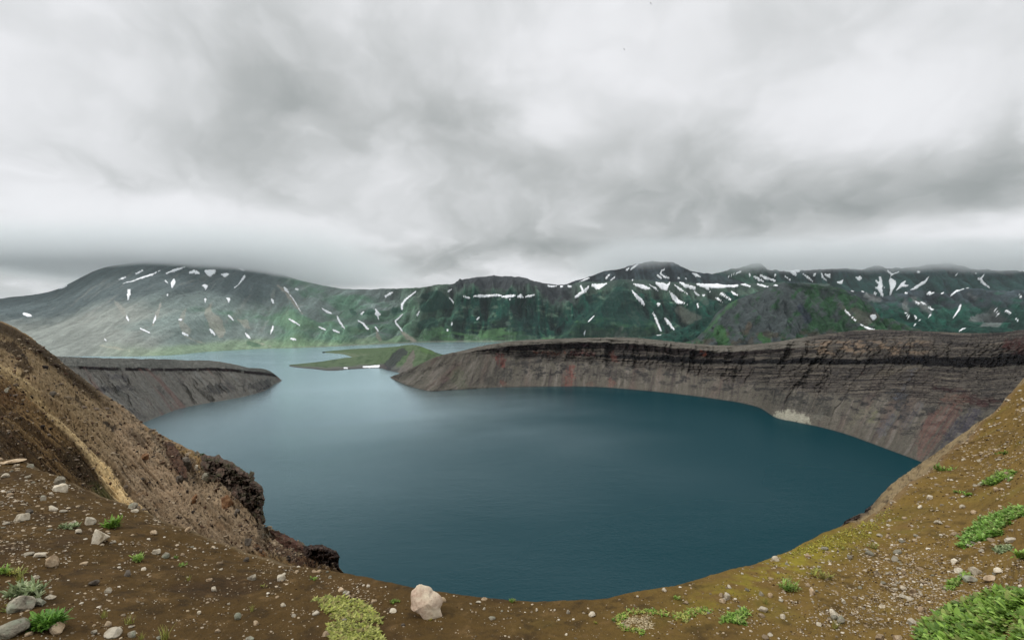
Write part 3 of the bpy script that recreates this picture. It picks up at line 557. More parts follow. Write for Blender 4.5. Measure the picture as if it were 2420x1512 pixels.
for pts, c, a in [
    (z2([(440, 870, 6), (500, 835, 8), (640, 812, 7), (770, 775, 7)]), (48, 42, 40), .9), (z2([(800, 722, 5), (840, 716, 5)]), (56, 50, 48), .8), (z2([(810, 775, 10), (850, 772, 8)]), (56, 50, 48), .8), (z2([(850, 860, 110), (880, 910, 60)]), (92, 100, 76), .5),
    (z2([(1130, 735, 60), (1150, 780, 50)]), (120, 64, 58), .8), (z2([(1050, 880, 60), (1120, 870, 110), (1180, 840, 90)]), (62, 62, 60), .8), (z2([(1150, 905, 40)]), (120, 80, 70), .7), (z2([(1600, 800, 34), (1590, 870, 60), (1580, 910, 70)]), (128, 76, 68), .7),
    (z2([(1350, 700, 12), (1480, 705, 16), (1560, 708, 14)]), (128, 82, 66), .7), (z2([(1600, 705, 30), (1740, 705, 26)]), (100, 54, 50), .75), (z2([(1870, 700, 30), (1890, 740, 40)]), (122, 74, 64), .6), (z2([(1860, 900, 50)]), (120, 78, 70), .6), (z2([(1730, 915, 40)]), (112, 78, 72), .5),
    (z2([(1240, 780, 16), (1400, 760, 20), (1540, 755, 14)]), (70, 66, 62), .7), (z2([(1700, 820, 40), (1850, 820, 60), (1990, 870, 40), (2080, 850, 30)]), (66, 62, 60), .7), (z2([(1320, 760, 16), (1330, 860, 20)]), (112, 104, 94), .5),
    (z3([(310, 700, 8), (320, 720, 8)]), (130, 66, 44), .8), (z3([(60, 830, 16), (150, 780, 8)]), (50, 48, 48), .6),
    (z3([(800, 1000, 90), (900, 1020, 120), (1100, 1060, 120), (1150, 1110, 40)]), (64, 64, 60), .75), (z3([(790, 960, 60), (860, 930, 40)]), (54, 52, 52), .7),
    (z3([(800, 1112, 44), (860, 1112, 66), (930, 1125, 66), (985, 1145, 54)]), (176, 172, 154), .9), (z3([(1040, 1130, 40), (1100, 1120, 30)]), (120, 118, 108), .7),
    (z3([(1600, 1000, 70), (1620, 1060, 90), (1640, 1120, 60)]), (56, 58, 62), .75), (z3([(1850, 1090, 36), (1960, 1085, 24)]), (66, 70, 62), .75), (z3([(1560, 970, 60), (1650, 1000, 40)]), (60, 62, 64), .7),
    (z3([(1690, 790, 14), (1640, 900, 22), (1590, 990, 30)]), (112, 112, 118), .55), (z3([(1030, 790, 12), (960, 900, 18), (940, 960, 12)]), (124, 118, 114), .5),
    (z3([(1440, 1060, 16), (1340, 1110, 36), (1270, 1200, 26)]), (142, 136, 116), .65), (z3([(1460, 1080, 10), (1430, 1150, 24)]), (128, 128, 96), .55), (z3([(1550, 1130, 60), (1480, 1220, 60)]), (104, 106, 114), .55),
    (z3([(1950, 1090, 120), (1850, 1180, 170), (1780, 1290, 120), (1740, 1380, 40)]), (122, 90, 82), .75), (z3([(1740, 1040, 50), (1640, 1180, 50)]), (102, 100, 102), .6),
    (z3([(2130, 1090, 60), (2010, 1180, 90), (1900, 1300, 40)]), (72, 70, 80), .75), (z3([(1920, 1000, 60), (2060, 1010, 70)]), (124, 92, 80), .6), (z3([(1840, 930, 20), (2000, 950, 24), (2160, 1030, 60), (2250, 1020, 50)]), (74, 44, 44), .75),
    (z3([(2330, 650, 80), (2420, 650, 110), (2500, 650, 90)]), (76, 38, 36), .8), (z3([(2200, 960, 60), (2300, 930, 50)]), (58, 56, 56), .6), (z3([(1370, 830, 20), (1380, 800, 14)]), (120, 88, 80), .5), (z3([(1460, 840, 30), (1560, 835, 24)]), (112, 104, 86), .5),
    (z3([(1080, 790, 16), (1300, 880, 30), (1380, 880, 20)]), (52, 50, 52), .6), (z3([(1660, 730, 24), (1760, 750, 40)]), (34, 36, 46), .7)]:
    paint_stroke(P, X_, S, pts, (np.array(c) if c[0] < 170 else c), 6, 10, a * (1.0 if c[0] < 170 else 1), 75, .10, .10, brk=(.7 * st2 + .5 * nf + .3 * st) if c[0] < 170 else None)
yb2 = np.interp(X_, px, yb)
P.mul(.93 - .10 * sst(.35, .6, T) * (1 - cap)); P.mix((52, 50, 50), sst(2.0, .4, yb2 - S) * .6)                                  # wet foot of the scree
P.c *= ALB
tag(L.build('crater_wall', P, M_WALL), kind='structure'); LW = L

# ------------------------------------------------------------------ ground at the viewer's feet: a cinder slope that rolls over into the crater
EX = [(-300, 1010), (-100, 1052), (0, 1076), (60, 1092), (140, 1124), (220, 1160), (300, 1194), (380, 1228), (460, 1258), (545, 1286), (640, 1312), (720, 1331), (820, 1356), (900, 1376), (1000, 1392), (1100, 1402), (1200, 1411), (1330, 1416),
      (1420, 1413), (1500, 1402), (1580, 1388), (1700, 1352), (1780, 1330), (1850, 1302), (1930, 1270), (1995, 1244), (2060, 1212), (2120, 1170), (2180, 1118), (2240, 1068), (2290, 1030), (2340, 982), (2380, 940), (2420, 900), (2520, 830), (2700, 760)]
RX = [(-300, 20), (0, 14.5), (300, 10), (640, 7.2), (820, 6.2), (1210, 5.2), (1500, 5.3), (1850, 7), (2060, 9.5), (2200, 13), (2340, 20), (2420, 26), (2700, 38)]
H0 = 2.2
_E = curve(EX); _R = curve(RX)
def edge(th):
    """range of the brink, its height under the eye, by azimuth (radians, clockwise from straight ahead)"""
    thc = np.clip(th, math.atan((-300 - CX) / F), math.atan((2700 - CX) / F))
    px = CX + F * np.tan(thc); T = (_E(px) - HY) / F * np.cos(thc); R = _R(px)
    ex = np.abs(th - thc); R = R + ex * 60
    T = T * np.exp(-ex * 2.5)
    return R, T
def gnoise(x, y):
    r = np.hypot(x, y); k = np.clip(r / 6, .5, 2.5)
    return (fbm(x / 2.1, y / 2.1, 301, 3) * .07 + fbm(x / .55, y / .55, 302, 3) * .028) * k * np.clip(r / 3, 0, 1)
def gz(x, y):
    """ground height at world x, y"""
    x = np.asarray(x, float); y = np.asarray(y, float)
    th = np.arctan2(x, y); r = np.hypot(x, y); R, T = edge(th)
    ze = -T * R; s = (ze + H0) / R
    z = -H0 + s * r
    d = np.maximum(r - R, 0); k = 0.16; m = 1.05
    dk = np.maximum((m - T) / (2 * k), .5)
    drop = np.where(d < dk, T * d + k * d * d, T * dk + k * dk * dk + m * (d - dk))
    back = sst(1.9, 2.6, np.abs(th)); drop = drop * (1 - back) + d * .12 * back
    z = np.where(d > 0, ze - drop, z)
    z = z - 0.02 * sst(-.5, 0, r - R)
    return CAMZ + z + gnoise(x, y)
th = np.concatenate([np.arange(-180, -76, 1.6), np.arange(-76, -47, .2), np.arange(-47, 47, 0.085), np.arange(47, 76, .2), np.arange(76, 180.1, 1.6)]); th = np.radians(th)
q = np.concatenate([np.linspace(.05, .32, 22, endpoint=False), np.linspace(.32, 1.02, 330), 1.02 + np.geomspace(.012, 30, 70)])
R, T = edge(th); near = (np.abs(th) < 1.9)
rr = q[:, None] * R[None, :]
rr = np.where(q[:, None] > 1.02, R + (q[:, None] - 1.0) * np.maximum(R, 8) * np.where(np.abs(th) < 1.2, .8, 1.0), rr)
GX = rr * np.sin(th); GY = rr * np.cos(th)
GZ = gz(GX, GY)
fin = rr < 60
GZ = np.where(fin, GZ + (fbm(GX / .16, GY / .16, 310, 4, .6) * .010 + fbm(GX / .05, GY / .05, 311, 2) * .003) * np.clip(rr / 5, .6, 3), GZ)
GZ = np.maximum(GZ, -6.5)
SXg, SYg = topx(GX, np.where(GY > .3, GY, np.nan), GZ)
SXg = np.nan_to_num(SXg, nan=-9999, posinf=9999, neginf=-9999); SYg = np.nan_to_num(SYg, nan=9999, posinf=9999, neginf=9999)
P = Paint(GX.shape, (80, 61, 31))
n = fbm(GX / 1.6, GY / 1.6, 320, 5, .6); nf = fbm(GX / .28, GY / .28, 321, 4, .65)
right = sst(-1.5, 4.5, GX)
P.mix((124, 100, 50), right * .95); P.mix((60, 44, 26), sst(.05, .4, n) * .75 * (1 - .55 * right)); P.mix((92, 70, 40), sst(.05, .45, -n) * .5)
P.mix((46, 36, 22), sst(.05, .4, nf) * .55); P.mix((126, 100, 64), sst(.15, .5, -nf) * .4)
yel = np.exp(-((SXg - 1860) / 210) ** 2 - ((SYg - (1338 - (SXg - 1860) * .42)) / 38) ** 2)
P.mix((140, 128, 44), yel * sst(-.3, .2, nf + n) * .9)
P.mix((124, 116, 48), sst(.2, .5, fbm(GX / .7, GY / .7, 322, 4)) * right * .35)
P.mix((120, 104, 78), sst(.985, 1.0, rr / R) * sst(1.05, 1.0, rr / R) * (SXg < 700) * .6)      # paler lip on the left brink
P.mix((128, 104, 76), sst(.93, .985, rr / R) * sst(1.6, 1.1, rr / R) * sst(1980, 2060, SXg) * .6)
P.c *= ALB
v = np.stack([GX, GY, GZ], -1).reshape(-1, 3)
go = link('ground', np_mesh('ground', v, grid_faces(*GX.shape), True, P.c.reshape(-1, 3)), M_NEAR); tag(go, kind='structure')

def pick(px, py):
    """world point where the picture ray through (px, py) meets the near ground"""
    px = np.atleast_1d(np.asarray(px, float)); py = np.atleast_1d(np.asarray(py, float))
    X = (px - CX) / F; Zr = (HY - py) / F
    th = np.arctan(X); T0 = -Zr * np.cos(th); R, T = edge(th); s = (-T * R + H0) / R
    r = H0 / (T0 + s); r = np.clip(r, .3, R * .995)
    for _ in range(5):
        x = r * np.sin(th); y = r * np.cos(th)
        r = np.clip((H0 - gnoise(x, y)) / (T0 + s), .3, R * .995)
    x = r * np.sin(th); y = r * np.cos(th)
    return x, y, gz(x, y)

# ------------------------------------------------------------------ left ridge running down to the crater, with a worn track
SX1 = [(-420, 700), (-200, 722), (-60, 745), (0, 757), (28, 768), (60, 787), (100, 815), (135, 843), (180, 880), (240, 925), (300, 965), (345, 1003), (400, 1036), (470, 1072), (520, 1092), (560, 1113), (595, 1150), (612, 1190), (618, 1225), (640, 1246), (690, 1272), (740, 1296), (790, 1325), (812, 1350), (840, 1378), (900, 1440)]
px = cols(-420, 895, 1.15); yc = curve(SX1)(px) + 1.8 * fbm(px / 7, px * 0, 401, 4, .65) + 1.6 * fbm(px / 30, px * 0, 402, 2)
ye = curve(EX)(np.clip(px, -300, 2700)); yb = np.maximum(ye + 30, yc + 2)
Yb = curve([(-420, 60), (-100, 36), (0, 30), (300, 23), (600, 15.5), (750, 12), (812, 10), (895, 8)])(px)
Yc = curve([(-420, 110), (-100, 72), (0, 60), (180, 54), (345, 45), (520, 35), (620, 27), (740, 18), (812, 13.5), (895, 9)])(px)
L = Land(px, yb, yc, Yb, Yc, nr=330, tpow=1.0, back=(120, 150, 26), apron=True)
X_, S, T = L.SX.copy(), L.SY.copy(), L.T.copy()
k = np.interp(X_ - 0.8 * (S - 1000), [-300, 0, 250, 500], [-1.5, -1.5, -.95, -.7])
uu = X_ - (S - 900) * np.interp(X_, [0, 300, 700], [1.7, 1.15, 1.0])
A = np.clip(L.Y / 35, .3, 1.8)
crag = ridged(L.X / 2.6, L.Y / 3.2, 411, 5, .6) - .55
h = (ridged(uu / 60, T * 1.5, 412, 4) - .55) * 1.1 + (ridged(uu / 17, T * 2.2, 416, 4) - .55) * .38 + fbm(L.X / 5, L.Y / 5, 413, 4) * .6 + crag * .42 + fbm(X_ / 9, S / 7, 414, 5, .65) * .34
trk = [(-40, 850, 26), (30, 880, 30), (80, 930, 26), (130, 985, 22), (175, 1030, 14), (210, 1070, 16), (245, 1110, 30), (275, 1150, 34), (300, 1185, 26), (350, 1215, 20), (400, 1240, 10)]
dt = stroke_dist(X_, S, trk) + 3 * fbm(X_ / 16, S / 16, 415, 3)
h += sst(18, -6, dt) * -.35 + sst(26, 8, np.abs(dt - 22)) * .15 - sst(0, -40, 0 * dt)
L.shift(h * env(T, .03, .06, .18) * A, .35, .9)
P = Paint(L.X.shape, (124, 106, 84))
X_, S = L.SX, L.SY
n = fbm(X_ / 50, S / 34, 421, 5, .6); nf = fbm(X_ / 8, S / 6, 422, 5, .65); st = fbm(uu / 13, T * 2.2, 423, 5, .62); st2 = fbm(uu / 5, T * 4.2, 424, 4, .6)
P.mix((144, 122, 96), sst(0, .4, n) * .6); P.mix((106, 82, 58), sst(.1, .45, -n) * .6); P.mix((62, 50, 38), sst(.06, .3, nf) * .7); P.mix((148, 126, 98), sst(.2, .5, -nf) * .5); P.mix((96, 78, 56), sst(.0, .4, st) * .5)
P.mix((112, 94, 66), sst(330, 180, X_) * .6)
side = stroke_dist(X_, S, [(-60, 900, 1), (30, 890, 1), (130, 990, 1), (200, 1070, 1), (250, 1140, 1), (300, 1215, 1), (340, 1260, 1)])
below = (S - np.interp(X_, [-60, 30, 130, 200, 250, 290, 340, 500], [880, 892, 992, 1075, 1145, 1200, 1250, 1300]))
lo = sst(-6, 14, below + 12 * nf)
P.mix((96, 74, 44), lo * .85); P.mix((52, 38, 22), lo * sst(-.08, .22, st + .6 * nf + .0035 * (below - 40)) * .92); P.mix((116, 92, 58), lo * sst(.12, .42, -st2) * .55)
P.mix((44, 34, 20), sst(.3, .9, np.exp(-((X_ - 195) / 75) ** 2 - ((S - (1105 + (X_ - 195) * .75)) / 52) ** 2) * (1 + .6 * nf)) * lo * .95)
P.mix((56, 62, 30), sst(.45, .95, np.exp(-((X_ - 245) / 50) ** 2 - ((S - (1165 + (X_ - 245) * .6)) / 26) ** 2)) * lo * .55)
P.mix((66, 44, 24), np.exp(-((X_ + 0) / 60) ** 2 - ((S - 935) / 26) ** 2) * .8)
P.mix((168, 146, 108), sst(5, -7, dt + 5 * nf) * .78 * (.75 + .8 * st2)); P.mix((190, 164, 120), sst(2, -8, dt + 3 * nf) * sst(1050, 1110, S) * .8)
P.mix((70, 52, 30), sst(5, 1.5, np.abs(dt - 4)) * .5 * (S > 1040))
cr = S - np.interp(X_, *zip(*SX1))
P.mix((46, 36, 24), sst(24, 4, np.abs(cr - 16) + 14 * nf - 4) * sst(300, 200, X_) * .9)
P.mix((120, 96, 64), sst(5, 2, cr) * sst(120, 60, X_) * .8)
P.mix((52, 44, 34), sst(30, 8, cr + 14 * nf) * sst(250, 330, X_) * sst(-.2, .25, nf + n) * .85)
P.mix((84, 86, 76), sst(0.05, .35, n + .4 * nf) * sst(330, 400, X_) * sst(90, 30, cr) * .55)
for pts, c, a in [([(0, 812, 16), (30, 822, 30), (60, 850, 14)], (40, 30, 20), .85), ([(40, 860, 8), (66, 872, 24), (54, 890, 8)], (48, 36, 22), .85), ([(180, 943, 10), (196, 955, 8)], (42, 34, 24), .8),
                  ([(250, 1000, 12), (268, 1012, 14)], (30, 26, 22), .9), ([(310, 1020, 20), (335, 1045, 20)], (50, 46, 40), .8), ([(395, 1050, 16), (415, 1095, 22), (432, 1120, 14)], (58, 38, 28), .85), ([(345, 1010, 8), (450, 1065, 8)], (116, 92, 60), .6),
                  ([(420, 1060, 10), (470, 1085, 12), (470, 1110, 8)], (136, 110, 70), .7), ([(605, 1290, 14), (625, 1310, 12)], (96, 62, 34), .7), ([(590, 1262, 12), (640, 1300, 14)], (70, 52, 34), .6), ([(640, 1290, 14), (700, 1320, 24), (740, 1330, 20)], (66, 46, 36), .7),
                  ([(300, 1030, 60), (420, 1180, 60)], (142, 120, 96), .35)]:
    paint_stroke(P, X_, S, pts, c, 4, 8, a, 76, .09, .09)
P.c *= ALB
P.c *= np.array([1.36, 1.40, 1.42])
ap = sst(.02, -.02, L.T); wn_ = fbm(L.X / 2.2, L.Z / 1.6, 441, 5, .6); P.mix((118, 98, 76), ap); P.mix((70, 56, 42), ap * sst(0, .3, wn_)); P.mix((150, 130, 104), ap * sst(.0, .35, -fbm(L.X / .7, L.Z / .6, 442, 4)) * .6)
bump_ = fbm(L.X / 3, L.Z / 2.4, 443, 5, .6) * 1.1 * sst(.0, -.03, L.T); L.Y = L.Y - bump_
tag(L.build('crater_rim_ridge', P, M_RIDGE), kind='structure'); LR = L
RT = BVHTree.FromPolygons([Vector(v) for v in np.stack([L.X, L.Y, L.Z], -1).reshape(-1, 3)[:].tolist()], grid_faces(L.nr, L.nc).tolist())
def pick_ridge(px, py):
    o = Vector((0, 0, CAMZ)); d = Vector(((px - CX) / F, 1, (HY - py) / F)).normalized()
    hit = RT.ray_cast(o, d); return hit[0], hit[1]

# paler inner slope showing under the brink on the right
px = cols(1960, 2420, 1.2)
yc = curve([(1960, 1262), (1990, 1241), (2005, 1228), (2025, 1218), (2050, 1205), (2068, 1186), (2090, 1160), (2130, 1126), (2178, 1093), (2220, 1064), (2262, 1034), (2310, 1000), (2345, 978), (2380, 940), (2420, 896)])(px) + 2.2 * fbm(px / 8, px * 0, 430, 4, .65)
yb = curve(EX)(px) + 22; yb = np.maximum(yb, yc + 1)
L = Land(px, yb, yc, np.interp(px, [1960, 2100, 2340, 2420], [11, 15, 26, 30]), np.interp(px, [1960, 2100, 2340, 2420], [15, 22, 38, 42]), nr=90, back=(110, 130, 18), apron=True)
A = np.clip(L.Y / 25, .4, 1.5)
L.shift((fbm(L.X / 2.5, L.Y / 2.5, 431, 5, .6) * .5 + (ridged(L.X / 1.6, L.Y / 2, 432, 4) - .55) * .25) * env(L.T, .05, .1, .4) * A, .3, .9)
P = Paint(L.X.shape, (140, 122, 90)); n = fbm(L.SX / 18, L.SY / 14, 433, 5, .6); nf = fbm(L.SX / 5, L.SY / 4, 434, 4, .6)
P.mix((98, 82, 60), sst(.0, .35, n) * .8); P.mix((60, 48, 38), sst(.15, .4, nf + .5 * n) * .8); P.mix((160, 136, 106), sst(.1, .4, -nf) * .5); P.mix((74, 64, 56), sst(2110, 2020, L.SX) * sst(14, 4, L.SY - np.interp(L.SX, px, yc)) * .8)
P.c *= ALB
P.mix((112, 96, 72), sst(.02, -.02, L.T)); P.mix((72, 60, 46), sst(.02, -.02, L.T) * sst(0, .3, fbm(L.X / 2, L.Z / 1.6, 444, 5, .6)))
tag(L.build('inner_slope', P, M_RIDGE), kind='structure')

# ------------------------------------------------------------------ stones
def rock_mat(name, base, alt, dark=(60, 54, 46), lichen=None, scale=9.0, bd=.02):
    m = bpy.data.materials.new(name); m.use_nodes = True; n = m.node_tree.nodes; n.clear(); B = NB(n, m.node_tree.links)
    out = B.node('ShaderNodeOutputMaterial'); bs = B.node('ShaderNodeBsdfPrincipled'); bs.inputs['Roughness'].default_value = .92; bs.inputs['Specular IOR Level'].default_value = .2
    tc = B.node('ShaderNodeTexCoord'); oi = B.node('ShaderNodeObjectInfo')
    va = B.node('ShaderNodeVectorMath', operation='ADD'); B.l.new(tc.outputs['Object'], va.inputs[0])
    rv = B.m('MULTIPLY', oi.outputs['Random'], 37.0); B.l.new(B.comb(rv, rv, rv), va.inputs[1]); vec = va.outputs[0]
    L3 = lambda c: tuple((lin(c) * .98).tolist())
    a = B.noise(vec, scale, 7, .68, .4)
    c = B.ramp(a, [(.32, L3(dark)), (.46, L3(alt)), (.58, L3(base)), (.75, L3(tuple(min(255, x * 1.12) for x in base)))])
    sp = B.noise(vec, scale * 6, 4, .7); c = B.mix(B.m('MULTIPLY', B.m('GREATER_THAN', sp, .60), .35), c, (*L3(dark), 1))
    if lichen: c = B.mix(B.ramp(B.noise(vec, scale * .6, 5, .6), [(.5, (0, 0, 0)), (.6, (1, 1, 1))]), c, (*L3(lichen), 1))
    br = B.m('MULTIPLY_ADD', oi.outputs['Random'], .4, .8)
    sc = B.node('ShaderNodeVectorMath', operation='SCALE'); B.l.new(c, sc.inputs[0]); B.l.new(br, sc.inputs['Scale']); B.l.new(sc.outputs[0], bs.inputs['Base Color'])
    bp = B.node('ShaderNodeBump'); bp.inputs['Strength'].default_value = .8; bp.inputs['Distance'].default_value = bd
    B.l.new(B.m('ADD', B.noise(vec, scale * 2, 9, .7), B.m('MULTIPLY', sp, .3)), bp.inputs['Height']); B.l.new(bp.outputs[0], bs.inputs['Normal'])
    B.l.new(bs.outputs[0], out.inputs[0]); return m
RM = {'white': rock_mat('pale_pumice', (206, 196, 176), (186, 174, 152), (128, 114, 92)), 'grey': rock_mat('grey_lava_stone', (164, 156, 138), (134, 126, 110), (78, 70, 60), (150, 152, 132)),
      'tan': rock_mat('tan_pumice', (184, 164, 136), (162, 140, 112), (110, 90, 66)), 'dark': rock_mat('dark_lava_stone', (112, 104, 94), (86, 78, 68), (52, 46, 40)),
      'pink': rock_mat('pink_boulder', (204, 190, 166), (188, 168, 146), (146, 116, 100), None, 4.5, .03), 'rust': rock_mat('rusty_boulder', (150, 116, 84), (116, 82, 56), (66, 44, 32), None, 5)}
def rock_verts(sub, seed, sx, sy, sz, cuts=7, rough=.10, spiky=0.0):
    bm = bmesh.new(); bmesh.ops.create_icosphere(bm, subdivisions=sub, radius=1.0)
    v = np.array([p.co[:] for p in bm.verts]); f = np.array([[q.index for q in p.verts] for p in bm.faces]); bm.free()
    r = np.random.default_rng(seed)
    for _ in range(cuts):
        d = r.normal(size=3); d /= np.linalg.norm(d); c = r.uniform(.48, .82)
        p = v @ d; v = v - np.outer(np.maximum(p - c, 0) * .97, d)
    o = r.uniform(-50, 50, 3)
    nn = fbm(v[:, 0] * 1.3 + o[0] + v[:, 2], v[:, 1] * 1.3 + o[1] - v[:, 2] * .7, seed % 97, 5, .55)
    v = v * (1 + rough * nn * 1.8)[:, None]
    if spiky: v = v * (1 + spiky * (ridged(v[:, 0] * 2.2 + o[1] + v[:, 2], v[:, 1] * 2.2 + v[:, 2] * 1.3, seed % 89, 4, .6) - .5))[:, None]
    v = v / np.abs(v).max(0) * np.array([sx, sy, sz]); return v, f
_rk = 0
def stone(px, py, w, h, kind='tan', label=None, group='stones scattered over the cinder slope', name='stone', sub=3, seed=None, cuts=7, rough=.1, at=None, sink=.30, yaw=None, smooth=False):
    """a stone seen at (px, py) of the given picture width and height"""
    global _rk; _rk += 1; seed = seed or 1000 + _rk
    if at is None:
        x, y, z = [float(a[0]) for a in pick(px, py + h * .34)]
    else: x, y, z = at
    s = w / F * math.hypot(x, y) * .96 * .5; hh = h / F * math.hypot(x, y) * .5 * 1.25
    v, f = rock_verts(sub, seed, s, s * random.uniform(.75, 1.0), hh, cuts, rough)
    o = link(name, np_mesh(name, v, f, smooth), RM[kind], loc=(x, y, z + hh * (1 - 2 * sink)))
    o.rotation_euler = (random.uniform(-.15, .15), random.uniform(-.15, .15), 0 if yaw is None else yaw)
    tag(o, label or 'small pale stone lying among gravel on the brown cinder slope', 'stone', group); return o
def z4(x, y): return x * .3598, 968 + y * .3598
def z5(x, y): return 677.6 + x * .32, 1161.6 + y * .32
def z6(x, y): return 1355.2 + x * .44, 968 + y * .44
Z = {4: (z4, .3598), 5: (z5, .32), 6: (z6, .44)}
